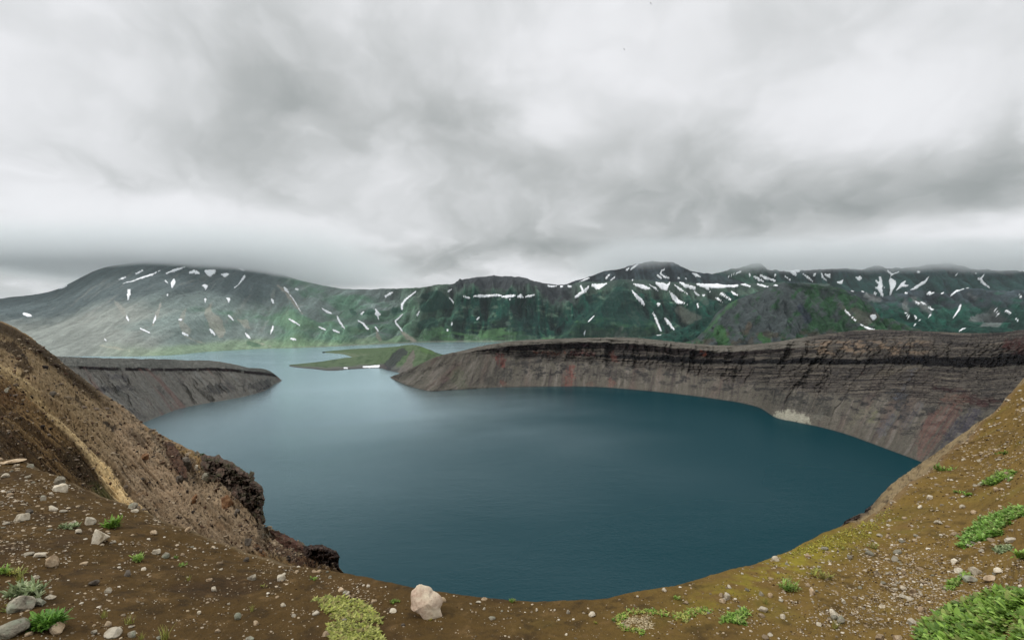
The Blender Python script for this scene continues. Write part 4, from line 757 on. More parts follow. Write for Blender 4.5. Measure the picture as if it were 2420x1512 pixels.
BIG = [  # zoom, x, y, w, h, kind, label
    (4, 137, 708, 80, 54, 'white', 'pale angular stone near the left frame edge below the lichen-grey pair'),
    (4, 190, 672, 42, 30, 'dark', 'dark grey rounded stone touching the upper right of the pale angular stone'),
    (4, 345, 650, 60, 36, 'white', 'smooth white oval stone lying flat below the upright grey pair'),
    (4, 287, 584, 32, 30, 'grey', 'small rounded grey stone between the upright pair and the white oval stone'),
    (4, 388, 472, 64, 50, 'grey', 'greenish grey stone, upper one of the upright pair near the left brink'),
    (4, 398, 518, 78, 52, 'white', 'pale grey blocky stone, lower one of the upright pair near the left brink'),
    (4, 585, 737, 68, 50, 'white', 'pale triangular stone between the grey-leaved clump and the bright green clump'),
    (4, 512, 800, 44, 28, 'white', 'small pale stone in front of the grey-leaved clump'),
    (4, 480, 742, 46, 30, 'white', 'pale stone tucked inside the grey-leaved clump'),
    (4, 650, 842, 120, 92, 'white', 'large whitish rounded rock, biggest stone on the left cinder slope'),
    (4, 876, 630, 52, 42, 'grey', 'grey stone standing on the left brink, upper of a stacked pair'),
    (4, 886, 662, 44, 22, 'white', 'flat pale stone under the grey stone on the left brink'),
    (4, 35, 434, 44, 26, 'white', 'pale stone at the left frame edge just below the brink'),
    (4, 80, 338, 120, 15, 'tan', 'long flat pale slab lying along the brink at the far left'),
    (4, 332, 998, 82, 66, 'tan', 'tan rounded boulder left of centre of the left slope, below a smaller pale stone'),
    (4, 268, 953, 60, 30, 'white', 'low pale stone just above the tan rounded boulder'),
    (4, 146, 1286, 128, 84, 'grey', 'grey angular rock beside the silvery shrub at lower left'),
    (4, 254, 1268, 82, 42, 'grey', 'low grey rock right of the angular rock under the silvery shrub'),
    (4, 165, 1196, 160, 60, 'tan', 'broad tan rock half hidden by the silvery shrub'),
    (4, 76, 1440, 168, 90, 'grey', 'large grey boulder cut by the bottom left of the view'),
    (4, 372, 1440, 78, 62, 'tan', 'tan stone on the right side of the bright green bush at lower left'),
    (4, 742, 1465, 96, 50, 'white', 'flat pale rock at the bottom, right of the lower left green bush'),
    (4, 775, 1440, 36, 30, 'white', 'small pale stone leaning on the back of the flat pale rock'),
    (4, 868, 1476, 54, 38, 'grey', 'grey-white stone right of the flat pale rock at the bottom'),
    (4, 708, 1188, 44, 34, 'white', 'bright white egg-shaped stone alone on bare dark cinders'),
    (4, 620, 1138, 60, 36, 'dark', 'grey stone up-slope to the left of the bright white egg-shaped stone'),
    (4, 240, 1100, 36, 24, 'white', 'small white stone between the tan rounded boulder and the silvery shrub'),
    (4, 1028, 934, 50, 34, 'white', 'pale oblong stone above the starry green plant on the left slope'),
    (4, 1085, 956, 54, 36, 'grey', 'lichen-grey stone touching the pale oblong stone'),
    (4, 1012, 806, 52, 26, 'tan', 'flat tan stone on the mid left slope under the brink'),
    (4, 1235, 780, 48, 36, 'tan', 'tan stone set in the edge of the left brink above the scree'),
    (4, 1405, 1180, 42, 38, 'white', 'pale pointed stone on the middle of the dark slope'),
    (4, 1845, 1104, 68, 44, 'white', 'pale lumpy rock in open cinders left of the dark knob on the brink'),
    (4, 1866, 1080, 34, 22, 'white', 'small pale stone behind the pale lumpy rock'),
    (4, 1860, 1280, 40, 26, 'white', 'white pebble-shaped stone left of the yellow-green leaf mat'),
    (4, 1818, 1228, 34, 22, 'tan', 'small tan stone above the white pebble-shaped stone'),
    (4, 1560, 1360, 48, 54, 'grey', 'upright grey blocky stone standing in the lower middle of the dark slope'),
    (4, 1655, 1100, 62, 42, 'grey', 'low grey lichen stone left of the pale lumpy rock'),
    (4, 1617, 982, 44, 36, 'dark', 'round brown-grey stone just below the pale scree edge'),
    (4, 835, 1078, 38, 42, 'dark', 'dark upright stone on the dark slope below the starry green plant'),
    (4, 1308, 1332, 30, 24, 'white', 'small pale stone left of the upright grey blocky stone'),
    (4, 944, 1046, 32, 24, 'white', 'small pale stone directly below the starry green plant'),
    (4, 1375, 1115, 44, 20, 'tan', 'flat tan stone right of the sprig of pale leaves on the left slope'),
    (4, 555, 1012, 56, 22, 'tan', 'flat tan stone right of the tan rounded boulder'),
    (4, 1680, 1400, 40, 36, 'tan', 'tan stone right of the upright grey blocky stone'),
    (4, 1430, 1450, 34, 26, 'tan', 'small tan stone at the bottom edge, left of the upright grey blocky stone'),
    (4, 1640, 1500, 60, 30, 'grey', 'grey stone cut by the bottom of the view left of the leaf mat'),
    (4, 1045, 1496, 40, 20, 'grey', 'small grey stone beside the grass tuft at the bottom'),
    (4, 710, 1405, 40, 34, 'tan', 'tan stone just above the flat pale rock at the bottom'),
    (4, 620, 1462, 40, 28, 'grey', 'small grey stone left of the flat pale rock at the bottom'),
    (4, 330, 1230, 56, 26, 'white', 'pale stone right of the low grey rock near the silvery shrub'),
    (5, 777, 880, 80, 32, 'white', 'flat pale slab left of the big pink boulder'),
    (5, 1152, 792, 66, 46, 'tan', 'tan stone leaning close to the right side of the big pink boulder'),
    (5, 603, 690, 34, 20, 'white', 'small pale stone on the brink left of the big pink boulder'),
    (5, 568, 685, 24, 16, 'white', 'tiny pale stone left of another pale stone on the brink'),
    (5, 1455, 757, 66, 14, 'tan', 'thin flat tan stone lying on the brink right of the pink boulder'),
    (5, 1415, 800, 52, 20, 'white', 'flat white stone just under the thin flat stone on the brink'),
    (5, 1457, 857, 26, 26, 'white', 'small rounded pale stone below the flat white stone, centre foreground'),
    (5, 1845, 860, 24, 24, 'white', 'small rounded pale stone below the sprig on the central brink'),
    (5, 1978, 862, 22, 20, 'white', 'tiny rounded pale stone right of the sprig on the central brink'),
    (5, 2080, 882, 38, 36, 'grey', 'small lichen-grey stone in the centre foreground'),
    (5, 2258, 902, 58, 46, 'white', 'pale lumpy stone right of centre foreground'),
    (5, 2065, 1052, 28, 24, 'white', 'small pale stone near the bottom, right of centre'),
    (5, 1515, 930, 66, 26, 'grey', 'low arched grey stone half buried in the centre foreground'),
    (5, 860, 980, 40, 26, 'dark', 'small dark stone below the flat pale slab'),
    (5, 215, 895, 62, 34, 'white', 'pale stone on the left margin of the yellow-green leaf mat'),
    (5, 400, 722, 50, 34, 'tan', 'tan lichen stone above the yellow-green leaf mat'),
    (5, 432, 745, 40, 26, 'grey', 'grey stone just in front of the tan lichen stone above the leaf mat'),
    (5, 490, 765, 40, 22, 'tan', 'small tan stone at the top right of the yellow-green leaf mat'),
    (5, 320, 625, 30, 26, 'grey', 'small grey stone above the cluster over the leaf mat'),
    (5, 290, 1050, 60, 44, 'tan', 'tan stone at the bottom left of the yellow-green leaf mat'),
    (6, 1085, 793, 40, 28, 'white', 'bright white stone perched on the right-hand brink above the lake'),
    (6, 488, 958, 30, 26, 'white', 'pale stone standing on the curving brink left of the low green mats'),
    (6, 346, 991, 22, 10, 'white', 'tiny flat pale stone on the brink at the lowest point of the lake'),
    (6, 828, 1002, 38, 46, 'white', 'upright white stone, tallest of a small cluster below the brink'),
    (6, 795, 995, 30, 26, 'tan', 'tan stone on the left of the upright white stone'),
    (6, 800, 1025, 38, 24, 'tan', 'low tan stone in front of the upright white stone'),
    (6, 1010, 988, 30, 26, 'grey', 'rounded grey stone left of the tan upright stone'),
    (6, 1058, 995, 28, 32, 'tan', 'ochre upright stone right of the rounded grey stone'),
    (6, 1022, 1073, 54, 30, 'white', 'flat white stone right of the small dense green mat'),
    (6, 1125, 1110, 30, 28, 'white', 'pale rounded stone below and right of the flat white stone'),
    (6, 1280, 980, 34, 38, 'tan', 'tan pointed stone on the open slope right of the ragged green tuft'),
    (6, 1256, 940, 26, 26, 'tan', 'small tan stone above the tan pointed stone'),
    (6, 1395, 1092, 62, 38, 'white', 'large pale flat-topped rock with a stone cluster below it'),
    (6, 1436, 1130, 40, 40, 'grey', 'grey stone at the lower right of the pale flat-topped rock'),
    (6, 1725, 802, 38, 34, 'grey', 'grey angular stone alone on smooth brown cinders of the right slope'),
    (6, 1915, 482, 30, 26, 'white', 'white stone high on the right slope near its upper brink'),
    (6, 1485, 792, 26, 26, 'grey', 'small grey stone right of the white stone perched on the brink'),
    (6, 2160, 870, 54, 38, 'white', 'pale domed stone at the head of the thin green strip'),
    (6, 2130, 913, 66, 28, 'grey', 'long flat grey stone beside the thin green strip'),
    (6, 2068, 865, 36, 30, 'white', 'pale rounded stone left of the pale domed stone'),
    (6, 2280, 868, 38, 30, 'white', 'pale rounded stone right of the pale domed stone'),
    (6, 2345, 700, 50, 26, 'white', 'flat pale stone below the tongue-shaped green mat'),
    (6, 1655, 1055, 36, 26, 'white', 'pale stone at the left edge of the large stony patch'),
    (6, 1815, 1138, 46, 28, 'white', 'pale stone left of the big leafy mat in the corner'),
    (6, 1450, 1030, 22, 26, 'white', 'small leaning white stone above the pale flat-topped rock'),
    (6, 2048, 812, 28, 30, 'white', 'small upright pale stone above the pale rounded stone on the right'),
    (6, 100, 1095, 46, 32, 'white', 'pale lumpy stone left of the low green ring of leaves'),
    (6, 1645, 1220, 60, 26, 'tan', 'tan stone cut by the bottom frame edge left of the big leafy mat'),
    (6, 1738, 1222, 50, 26, 'tan', 'tan stone cut by the bottom frame edge close to the big leafy mat'),
    (6, 1690, 680, 24, 22, 'tan', 'small tan stone on the middle of the right slope'),
    (6, 1862, 522, 20, 20, 'white', 'small pale stone on the upper right slope left of the white one'),
    (6, 1603, 596, 18, 18, 'white', 'tiny pale stone on the mossy yellow part of the right slope'),
    (6, 2090, 522, 26, 20, 'white', 'small pale stone left of the tongue-shaped green mat'),
    (6, 1260, 788, 36, 18, 'tan', 'small tan stones fused in a low lump under the right brink'),
    (6, 1100, 874, 20, 16, 'white', 'tiny pale stone left of the ragged tufts below the brink'),
    (6, 1115, 1022, 24, 20, 'grey', 'small grey stone between the ochre stone and the pale pointed one'),
    (6, 1775, 960, 32, 20, 'white', 'pale stone at the upper left edge of the large stony patch'),
    (6, 2150, 552, 30, 20, 'tan', 'small tan stone close to the top of the tongue-shaped green mat'),
    (6, 2270, 425, 26, 18, 'tan', 'small tan stone below the narrow green mat at upper right'),
    (6, 1780, 580, 30, 18, 'tan', 'tan lump of stone on the middle right slope above a smaller tan stone'),
    (6, 1865, 1070, 36, 34, 'tan', 'tan stone inside the large stony patch at lower right'),
    (6, 1820, 975, 40, 30, 'tan', 'tan knobbly stone near the top of the large stony patch'),
    (6, 1320, 1150, 32, 20, 'white', 'pale stone at the left of the cluster under the flat-topped rock'),
    (6, 2240, 910, 60, 30, 'tan', 'tan flat stone right of the long flat grey stone'),
]
for zz, x, y, w, h_, kd, lab in BIG:
    fn, k = Z[zz]; a, b = fn(x, y); stone(a, b, w * k * .86, h_ * k * .84, kd, lab, sub=4 if w * k > 22 else 3, rough=.12)

# the pink boulder
x, y, z = [float(a[0]) for a in pick(1000, 1452)]
D = math.hypot(x, y); u_ = D / F
v, f = rock_verts(5, 84, 1, 1, 1, 7, .08)
ang = np.arctan2(v[:, 2], v[:, 0]); rad = np.hypot(v[:, 0], v[:, 2])
out = 1.08 * np.array([(-40, 34), (-22, 38), (10, 34), (18, 24), (34, 14), (38, -8), (44, -28), (30, -40), (16, -46), (-6, -30), (-26, -18), (-38, 4)], float)
oa = np.arctan2(out[:, 1], out[:, 0]); orr = np.hypot(*out.T); i = np.argsort(oa); oa = oa[i]; orr = orr[i]
tr = np.interp(ang, np.r_[oa[-1] - 2 * math.pi, oa, oa[0] + 2 * math.pi], np.r_[orr[-1], orr, orr[0]])
v2 = np.stack([np.cos(ang) * rad * tr * u_ * 1.12, v[:, 1] * 30 * u_, np.sin(ang) * rad * tr * u_ * 1.0], 1)
pb = link('pink_boulder', np_mesh('pink_boulder', v2, f, True), RM['pink'], loc=(x, y, z + 26 * u_)); pb.rotation_euler = (-.12, 0, 0)
tag(pb, 'big upright pinkish-white boulder with a pointed foot, on the brink above the lake', 'boulder')

# medium stones (individual) and fine gravel (uncountable)
small = []
def cluster_density(px, py):
    d = .16 + 1.15 * sst(-.0, .42, fbm(px / 46, py / 26, 601, 4, .6))
    d = d * np.interp(px, [0, 700, 1100, 1350, 1700, 2420], [.95, .8, .45, .5, 1.0, 1.25])
    for cx, cy, rx, ry, a in [(2190, 1400, 170, 70, 2.4), (2020, 1300, 80, 30, .8), (1995, 1465, 90, 26, 1.8), (2130, 1330, 90, 40, 1.0), (60, 1170, 90, 40, .8), (850, 1400, 60, 30, 1.0), (700, 1345, 80, 20, .8), (2330, 1080, 120, 60, .6), (1900, 1360, 60, 26, .9), (30, 1290, 60, 60, .6), (1760, 1440, 60, 12, .9), (490, 1300, 120, 30, .3)]:
        d = d + a * np.exp(-((px - cx) / rx) ** 2 - ((py - cy) / ry) ** 2)
    return d
def sample(n, seed, lo=-60, hi=2480):
    r = np.random.default_rng(seed); X = np.empty(0); Yp = np.empty(0)
    while len(X) < n:
        a = r.uniform(lo, hi, 20000); b = r.uniform(900, 1540, 20000); e = curve(EX)(a)
        ok = (b > e + 1.2) & (r.uniform(0, 3.4, 20000) < cluster_density(a, b)); X = np.r_[X, a[ok]]; Yp = np.r_[Yp, b[ok]]
    return X[:n], Yp[:n], r
variants = [rock_verts(2, 900 + i, 1, random.uniform(.7, 1), random.uniform(.5, .8), 6, .1) for i in range(10)]
vmesh = {}
a, b, r = sample(182, 611); gx, gy, gz_ = pick(a, b)
for i in range(len(a)):
    rng_m = math.hypot(gx[i], gy[i]); w = float(np.clip(6.5 + r.exponential(3.2), 6, 17)) * (.75 if rng_m > 10 else 1)
    kd = r.choice(['white', 'tan', 'grey', 'white', 'tan']); vi = int(r.integers(10))
    if (vi, kd) not in vmesh: vmesh[(vi, kd)] = np_mesh('stone', *variants[vi], False); vmesh[(vi, kd)].materials.append(RM[kd])
    s = w / F * rng_m * .5; o = bpy.data.objects.new('stone', vmesh[(vi, kd)]); COL.objects.link(o)
    o.location = (gx[i], gy[i], gz_[i] + s * .22); o.scale = (s, s, s * float(r.uniform(.8, 1.1))); o.rotation_euler = (r.uniform(-.3, .3), r.uniform(-.3, .3), r.uniform(0, 6.28))
    tag(o, {'white': 'small whitish pumice stone loose among the gravel on the brown cinder slope', 'tan': 'small tan pumice stone loose among the gravel on the brown cinder slope', 'grey': 'small grey lava stone loose among the gravel on the brown cinder slope'}[kd],
        'stone', {'white': 'small whitish stones on the cinder slope', 'tan': 'small tan stones on the cinder slope', 'grey': 'small grey stones on the cinder slope'}[kd])
def gravel_mesh(name, pos, size, cols_, mat, seed, sink=-.05):
    r = np.random.default_rng(seed); base = []
    for i in range(8):
        v, f = rock_verts(1, 950 + i, 1, r.uniform(.7, 1), r.uniform(.45, .8), 5, .12); base.append((v, f))
    n = len(pos); k = r.integers(0, 8, n); ang = r.uniform(0, 6.28, n); nv = len(base[0][0]); f0 = base[0][1]
    V = np.array([b_[0] for b_ in base])[k]; c, s = np.cos(ang)[:, None], np.sin(ang)[:, None]
    x = V[..., 0] * c - V[..., 1] * s; y = V[..., 0] * s + V[..., 1] * c; tl = r.uniform(-.4, .4, n)[:, None]; z = V[..., 2] + x * tl * .5
    V = np.stack([x, y, z], -1) * size[:, None, None] + pos[:, None, :]; V[..., 2] += (size * sink)[:, None]
    Fc = (f0[None] + (np.arange(n) * nv)[:, None, None]).reshape(-1, 3)
    C = np.repeat(cols_[:, None, :], nv, 1)
    return link(name, np_mesh(name, V.reshape(-1, 3), Fc, False, C.reshape(-1, 3)), mat)
M_GR = terrain_mat('gravel_surface', ((60, 1),), .2, .5, .01, vscale=40)
M_DB = terrain_mat('debris_surface', ((9, 1),), .25, .6, .05, vscale=8)
def pal(r, n, cs): return (lin(np.array(cs))[r.integers(0, len(cs), n)] * .92) * r.uniform(.75, 1.15, (n, 1))
a, b, r = sample(15500, 612, -300, 2760); gx, gy, gz_ = pick(a, b); rm = np.hypot(gx, gy)
w = np.clip(1.3 + r.exponential(1.5, len(a)), 1.3, 8)
sz = w / F * rm * .5
tag(gravel_mesh('gravel', np.stack([gx, gy, gz_], 1), sz, pal(r, len(a), [(186, 170, 146), (166, 148, 122), (202, 192, 174), (140, 126, 106), (118, 104, 84), (176, 158, 132)]), M_GR, 613), 'fine pale pumice gravel strewn over the brown cinder slope', 'gravel', kind='stuff')
a, b, r = sample(11000, 614, -300, 2760); gx, gy, gz_ = pick(a, b); rm = np.hypot(gx, gy); sz = np.clip(1.4 + r.exponential(1.0, len(a)), 1.4, 5) / F * rm * .5
tag(gravel_mesh('dark_gravel', np.stack([gx, gy, gz_], 1), sz, pal(r, len(a), [(70, 52, 34), (88, 68, 44), (56, 42, 30), (110, 88, 62)]), M_GR, 615), 'fine dark brown cinder grit between the pale gravel', 'gravel', kind='stuff')

# debris on the ridge and the right inner slope
r = np.random.default_rng(620); pos = []; size = []; cc = []
while len(pos) < 5200:
    px_ = r.uniform(0, 800); py_ = r.uniform(780, 1345); c = float(np.interp(px_, *zip(*SX1)))
    if py_ < c + 2 or py_ > float(_E(px_)) + 2: continue
    nn = float(fbm(np.array([px_ / 45]), np.array([py_ / 30]), 621, 3)[0]); dn = .18 + .9 * max(0, nn) + (.5 if px_ > 330 and py_ < c + 70 else 0) + (.25 if px_ > 560 else 0)
    if r.uniform() > dn: continue
    p, _n = pick_ridge(px_, py_)
    if p is None: continue
    w = min(1.4 + r.exponential(1.5), 9) if r.uniform() > .03 else r.uniform(7, 14); pos.append(p[:]); size.append(w / F * p.y * .55)
    dark = r.uniform() < (.55 if px_ > 150 else .45)
    cc.append(lin(np.array([(60, 48, 38), (84, 64, 48), (52, 46, 42), (76, 54, 40)][r.integers(4)] if dark else [(168, 150, 126), (138, 122, 100), (120, 106, 92)][r.integers(3)])) * .8)
tag(gravel_mesh('scree_debris', np.array(pos), np.array(size), np.array(cc), M_DB, 622, .1), 'loose dark and tan rubble littering the left ridge', 'rubble', kind='stuff')
def ridge_rock(px_, py_, w, h, kd, label, seed, sub=4, rough=.16, name='boulder'):
    p, _n = pick_ridge(px_, py_ + h * .3)
    if p is None: return
    stone(0, 0, w, h, kd, label, 'boulders on the left ridge', name, sub, seed, 8, rough, at=(p.x, p.y, p.z), sink=.25)['category'] = 'boulder'
ridge_rock(534, 1189, 30, 34, 'rust', 'rusty brown boulder with an orange face, on scree below the dark crag', 801)
ridge_rock(462, 1178, 17, 18, 'rust', 'small rusty boulder on scree left of the orange-faced boulder', 802)
ridge_rock(438, 1100, 24, 26, 'dark', 'grey-brown rounded boulder left of the dark crag', 803)
ridge_rock(560, 1210, 12, 14, 'dark', 'small dark boulder right of the orange-faced boulder', 804)
ridge_rock(492, 1130, 26, 18, 'grey', 'grey boulder at the foot of the dark crag', 805)
ridge_rock(430, 1134, 22, 22, 'dark', 'jagged grey boulder halfway down the scree left of the dark crag', 806)
ridge_rock(344, 1080, 14, 10, 'rust', 'small rusty boulder in the middle of the scree', 807)
ridge_rock(588, 1280, 18, 14, 'dark', 'dark boulder just above the brink, below the dark crag', 808)
ridge_rock(466, 1108, 14, 14, 'white', 'small pale boulder at the upper left foot of the dark crag', 809)
ridge_rock(336, 1132, 10, 8, 'dark', 'little dark boulder on the lower scree by the track', 810)
ridge_rock(19, 924, 10, 8, 'grey', 'small grey boulder on the slope at the far left', 811)
ridge_rock(124, 933, 14, 9, 'dark', 'small dark boulder right of the upper track', 812)

# dark crags of welded scoria
M_CRAG = terrain_mat('scoria_surface', ((1.4, 1), (6, .6)), .35, 1.0, .5, vscale=2.5)
def facet(x, y, seed):
    """tilted flat faces, one per cell: broken, angular rock"""
    xi = np.floor(x).astype(np.int64); yi = np.floor(y).astype(np.int64); b1 = np.full(np.shape(x), 9.0); out = np.zeros(np.shape(x))
    for a in (-1, 0, 1):
        for c in (-1, 0, 1):
            h = _hash(xi + a, yi + c, np.zeros_like(xi), seed); u1 = (h & np.uint32(1023)) / 1023.0; u2 = ((h >> np.uint32(10)) & np.uint32(1023)) / 1023.0; u3 = ((h >> np.uint32(20)) & np.uint32(1023)) / 1023.0
            dx_ = x - (xi + a + u1); dy_ = y - (yi + c + u2); d = np.hypot(dx_, dy_); v = (u3 - .5) * .9 + dx_ * (u2 - .5) * 1.6 + dy_ * (u1 - .7) * 1.4; m_ = d < b1; b1 = np.where(m_, d, b1); out = np.where(m_, v, out)
    return out
def crag(name, lumps, label, seed, cset):
    r = np.random.default_rng(seed); V = []; FF = []; C = []; n0 = 0
    for (px_, py_, rad, Y) in lumps:
        hit = pick_ridge(px_, py_)[0]
        if hit is not None: Y = min(Y, hit.y * .992)
        X, Y, Zw = toworld(px_, py_, Y); R_ = rad / F * Y
        v, f = rock_verts(4, int(r.integers(1, 9999)), R_, R_ * 1.1, R_ * r.uniform(.85, 1.1), 5, .12, .38)
        v += np.array([X, Y, Zw]); c = lin(np.array(cset[r.integers(len(cset))])) * .6
        nn = fbm(v[:, 0] * 1.6 + v[:, 2], v[:, 1] * 1.6, 9, 4)[:, None]; mo = sst(.0, .35, fbm(v[:, 0] * 1.1 + v[:, 2] * .8, v[:, 1] * 1.1 + 7, 10, 4))[:, None]
        col = c * (1 + .7 * nn); col = col * (1 - .5 * mo) + lin((74, 72, 42)) * .6 * .5 * mo
        V.append(v); FF.append(f + n0); C.append(col); n0 += len(v)
    V = np.vstack(V); ctr = V.mean(0); o = link(name, np_mesh(name, V - ctr, np.vstack(FF), False, np.clip(np.vstack(C), .002, 1)), M_CRAG, loc=ctr.tolist())
    return tag(o, label, 'rock outcrop')
def facet(x, y, seed):
    """tilted flat faces, one per cell: broken, angular rock"""
    xi = np.floor(x).astype(np.int64); yi = np.floor(y).astype(np.int64); b1 = np.full(np.shape(x), 9.0); out = np.zeros(np.shape(x))
    for a in (-1, 0, 1):
        for c in (-1, 0, 1):
            h = _hash(xi + a, yi + c, np.zeros_like(xi), seed); u1 = (h & np.uint32(1023)) / 1023.0; u2 = ((h >> np.uint32(10)) & np.uint32(1023)) / 1023.0; u3 = ((h >> np.uint32(20)) & np.uint32(1023)) / 1023.0
            dx_ = x - (xi + a + u1); dy_ = y - (yi + c + u2); d = np.hypot(dx_, dy_); v = (u3 - .5) * .9 + dx_ * (u2 - .5) * 1.6 + dy_ * (u1 - .7) * 1.4; m_ = d < b1; b1 = np.where(m_, d, b1); out = np.where(m_, v, out)
    return out
def crag(name, poly, Yf, label, seed, cols_, cell=9.0, thick=.06, step=.7, rag=5):
    """one ragged rock mass: a blocky front and back closed round its broken outline"""
    P_ = np.array(poly, float); x0, y0 = P_.min(0) - 8; x1, y1 = P_.max(0) + 8
    gx = np.arange(x0, x1, step); gy = np.arange(y0, y1, step); PX, PY = np.meshgrid(gx, gy)
    wx = PX + rag * fbm(PX / 11, PY / 11, seed, 4, .6); wy = PY + rag * fbm(PX / 11 + 30, PY / 11, seed + 3, 4, .6)
    ins = np.zeros(PX.shape, bool); d = np.full(PX.shape, 1e9); j = len(P_) - 1
    for i in range(len(P_)):
        ax, ay = P_[j]; bx, by = P_[i]; ins ^= ((by > wy) != (ay > wy)) & (wx < (ax - bx) * (wy - by) / (ay - by + 1e-9) + bx)
        t = np.clip(((wx - ax) * (bx - ax) + (wy - ay) * (by - ay)) / ((bx - ax) ** 2 + (by - ay) ** 2), 0, 1); d = np.minimum(d, np.hypot(wx - ax - t * (bx - ax), wy - ay - t * (by - ay))); j = i
    d = np.where(ins, d, 0)
    f1, f2 = worley(PX / cell + .4 * fbm(PX / 7, PY / 7, seed, 2), PY / cell, seed); g1, g2 = worley(PX / (cell * .38), PY / (cell * .38) + .3 * fbm(PX / 5, PY / 5, seed, 2), seed + 5)
    fa = facet(PX / cell + .35 * fbm(PX / 7, PY / 7, seed, 2), PY / cell, seed); fb = facet(PX / (cell * .36), PY / (cell * .36) + .3 * fbm(PX / 5, PY / 5, seed, 2), seed + 5)
    block = fa * 1.25 + fb * .30 + fbm(PX / 3.2, PY / 3.2, seed + 7, 4, .65) * .14
    crack = sst(.0, .16, f2 - f1); 
    rise = sst(0, 12, d); Y0 = Yf(PX, PY)
    th_ = thick * Y0; front = Y0 - th_ * (rise * (.55 + .75 * block * crack + .25 * crack) - .05); back = Y0 + th_ * rise * .8 + th_ * .15
    f = ins[:-1, :-1] & ins[1:, :-1] & ins[:-1, 1:] & ins[1:, 1:]; ii, jj = np.nonzero(f); nc = PX.shape[1]
    q = np.stack([ii * nc + jj, ii * nc + jj + 1, (ii + 1) * nc + jj + 1, (ii + 1) * nc + jj], 1); ids, inv = np.unique(q, return_inverse=True); q = inv.reshape(q.shape); n = len(ids)
    A = np.stack(toworld(PX, PY, front), -1).reshape(-1, 3)[ids]; Bk = np.stack(toworld(PX, PY, back), -1).reshape(-1, 3)[ids]
    e = np.concatenate([q[:, [0, 1]], q[:, [1, 2]], q[:, [2, 3]], q[:, [3, 0]]]).tolist(); key = {(a_, b_) for a_, b_ in e}
    F_ = q.tolist() + [(a_ + n, d_ + n, c_ + n, b_ + n) for a_, b_, c_, d_ in q.tolist()] + [(b_, a_, a_ + n, b_ + n) for a_, b_ in key if (b_, a_) not in key]
    C = Paint(PX.shape, cols_[0]); nn = fbm(PX / 14, PY / 12, seed + 9, 4); C.mix(cols_[1], sst(0, .35, nn)); C.mix(cols_[2], sst(0, .35, -nn) * .8); C.mix((140, 126, 112), sst(.28, .5, fbm(PX / 2.6, PY / 2.6, seed + 11, 3)) * .5); C.mix((26, 22, 20), (1 - sst(0, .12, f2 - f1)) * .5)
    C = (C.c * ALB * 1.05).reshape(-1, 3)[ids]; V = np.vstack([A, Bk]); ctr = V.mean(0)
    o = link(name, np_mesh(name, V - ctr, np.array(F_), False, np.vstack([C, C])), M_CRAG, loc=ctr.tolist()); return tag(o, label, 'rock outcrop')
def ridgeY(PX, PY, near):
    """distance of the ridge surface behind picture points, carried on past its outline"""
    Y = np.interp(PX, LR.SX[-1 - 26], LR.Y[-1 - 26]) if False else near(PX, PY); return Y
BIGC = [(476, 1078), (483, 1072), (505, 1078), (519, 1074), (526, 1083), (548, 1090), (566, 1104), (588, 1118), (592, 1112), (602, 1116), (602, 1134), (614, 1142), (624, 1158), (626, 1180), (622, 1196), (624, 1212), (629, 1236), (620, 1238), (606, 1222), (590, 1210), (570, 1196), (545, 1176), (525, 1158), (505, 1142), (487, 1122), (474, 1104)]
def yY(u0, u1, pts): 
    c_ = curve(pts); return lambda PX, PY: c_(PX)
def surfY(px_, py_, dflt):
    h_ = pick_ridge(px_, py_)[0]; return h_.y if h_ is not None else dflt
def planeY(samples, dflt):
    """plane in inverse distance through the ridge under the crag"""
    M = []; t = []
    for x, y in samples:
        Yv = surfY(x, y, None)
        if Yv: M.append((x, y, 1)); t.append(1 / Yv)
    M = np.array(M, float); k, *_ = np.linalg.lstsq(M, np.array(t), rcond=None)
    return lambda PX, PY: .955 / np.maximum(PX * k[0] + PY * k[1] + k[2], 1e-4)
r = np.random.default_rng(31)
crag('scoria_crag', BIGC, planeY([(490, 1100), (520, 1110), (560, 1150), (590, 1180), (600, 1200), (540, 1150), (575, 1130), (500, 1120)], 30), 'dark ragged scoria crag jutting over the lake from the left ridge', 41, [(98, 84, 72), (112, 90, 76), (84, 82, 56)], 17)
crag('scoria_outcrop', [(716, 1292), (735, 1286), (762, 1286), (775, 1292), (796, 1302), (803, 1316), (800, 1330), (804, 1346), (790, 1348), (765, 1338), (735, 1325), (716, 1310)], planeY([(720, 1300), (740, 1310), (760, 1320), (780, 1332), (735, 1300), (750, 1305)], 16), 'small dark lumpy scoria outcrop at the lower end of the left ridge, above the brink', 42, [(92, 76, 68), (110, 90, 82), (52, 44, 40)], 13, rag=4)
crag('scoria_outcrop', [(636, 1250), (660, 1258), (690, 1270), (716, 1286), (722, 1305), (700, 1304), (672, 1290), (650, 1274), (638, 1262)], planeY([(645, 1262), (660, 1270), (680, 1282), (700, 1295), (690, 1280)], 20), 'low reddish ledge of broken scoria between the big crag and the small outcrop', 43, [(104, 72, 60), (90, 66, 54), (112, 92, 74)], 9, thick=.025)
crag('scoria_outcrop', [(392, 1040), (410, 1046), (425, 1075), (440, 1105), (446, 1130), (432, 1128), (414, 1100), (396, 1066)], planeY([(400, 1055), (415, 1080), (430, 1110), (420, 1070)], 35), 'narrow rusty brown outcrop left of the big scoria crag', 46, [(88, 62, 46), (104, 78, 60), (66, 54, 44)], 10, thick=.02)
0 and crag('scoria_outcrop', [(296, 1010), (318, 1012), (336, 1028), (346, 1046), (330, 1062), (312, 1050), (298, 1030)], planeY([(305, 1020), (320, 1030), (330, 1045), (315, 1040)], 45), 'small dark outcrop on the upper left ridge near its skyline', 47, [(64, 56, 48), (84, 76, 64), (50, 44, 38)], 9, thick=.02)
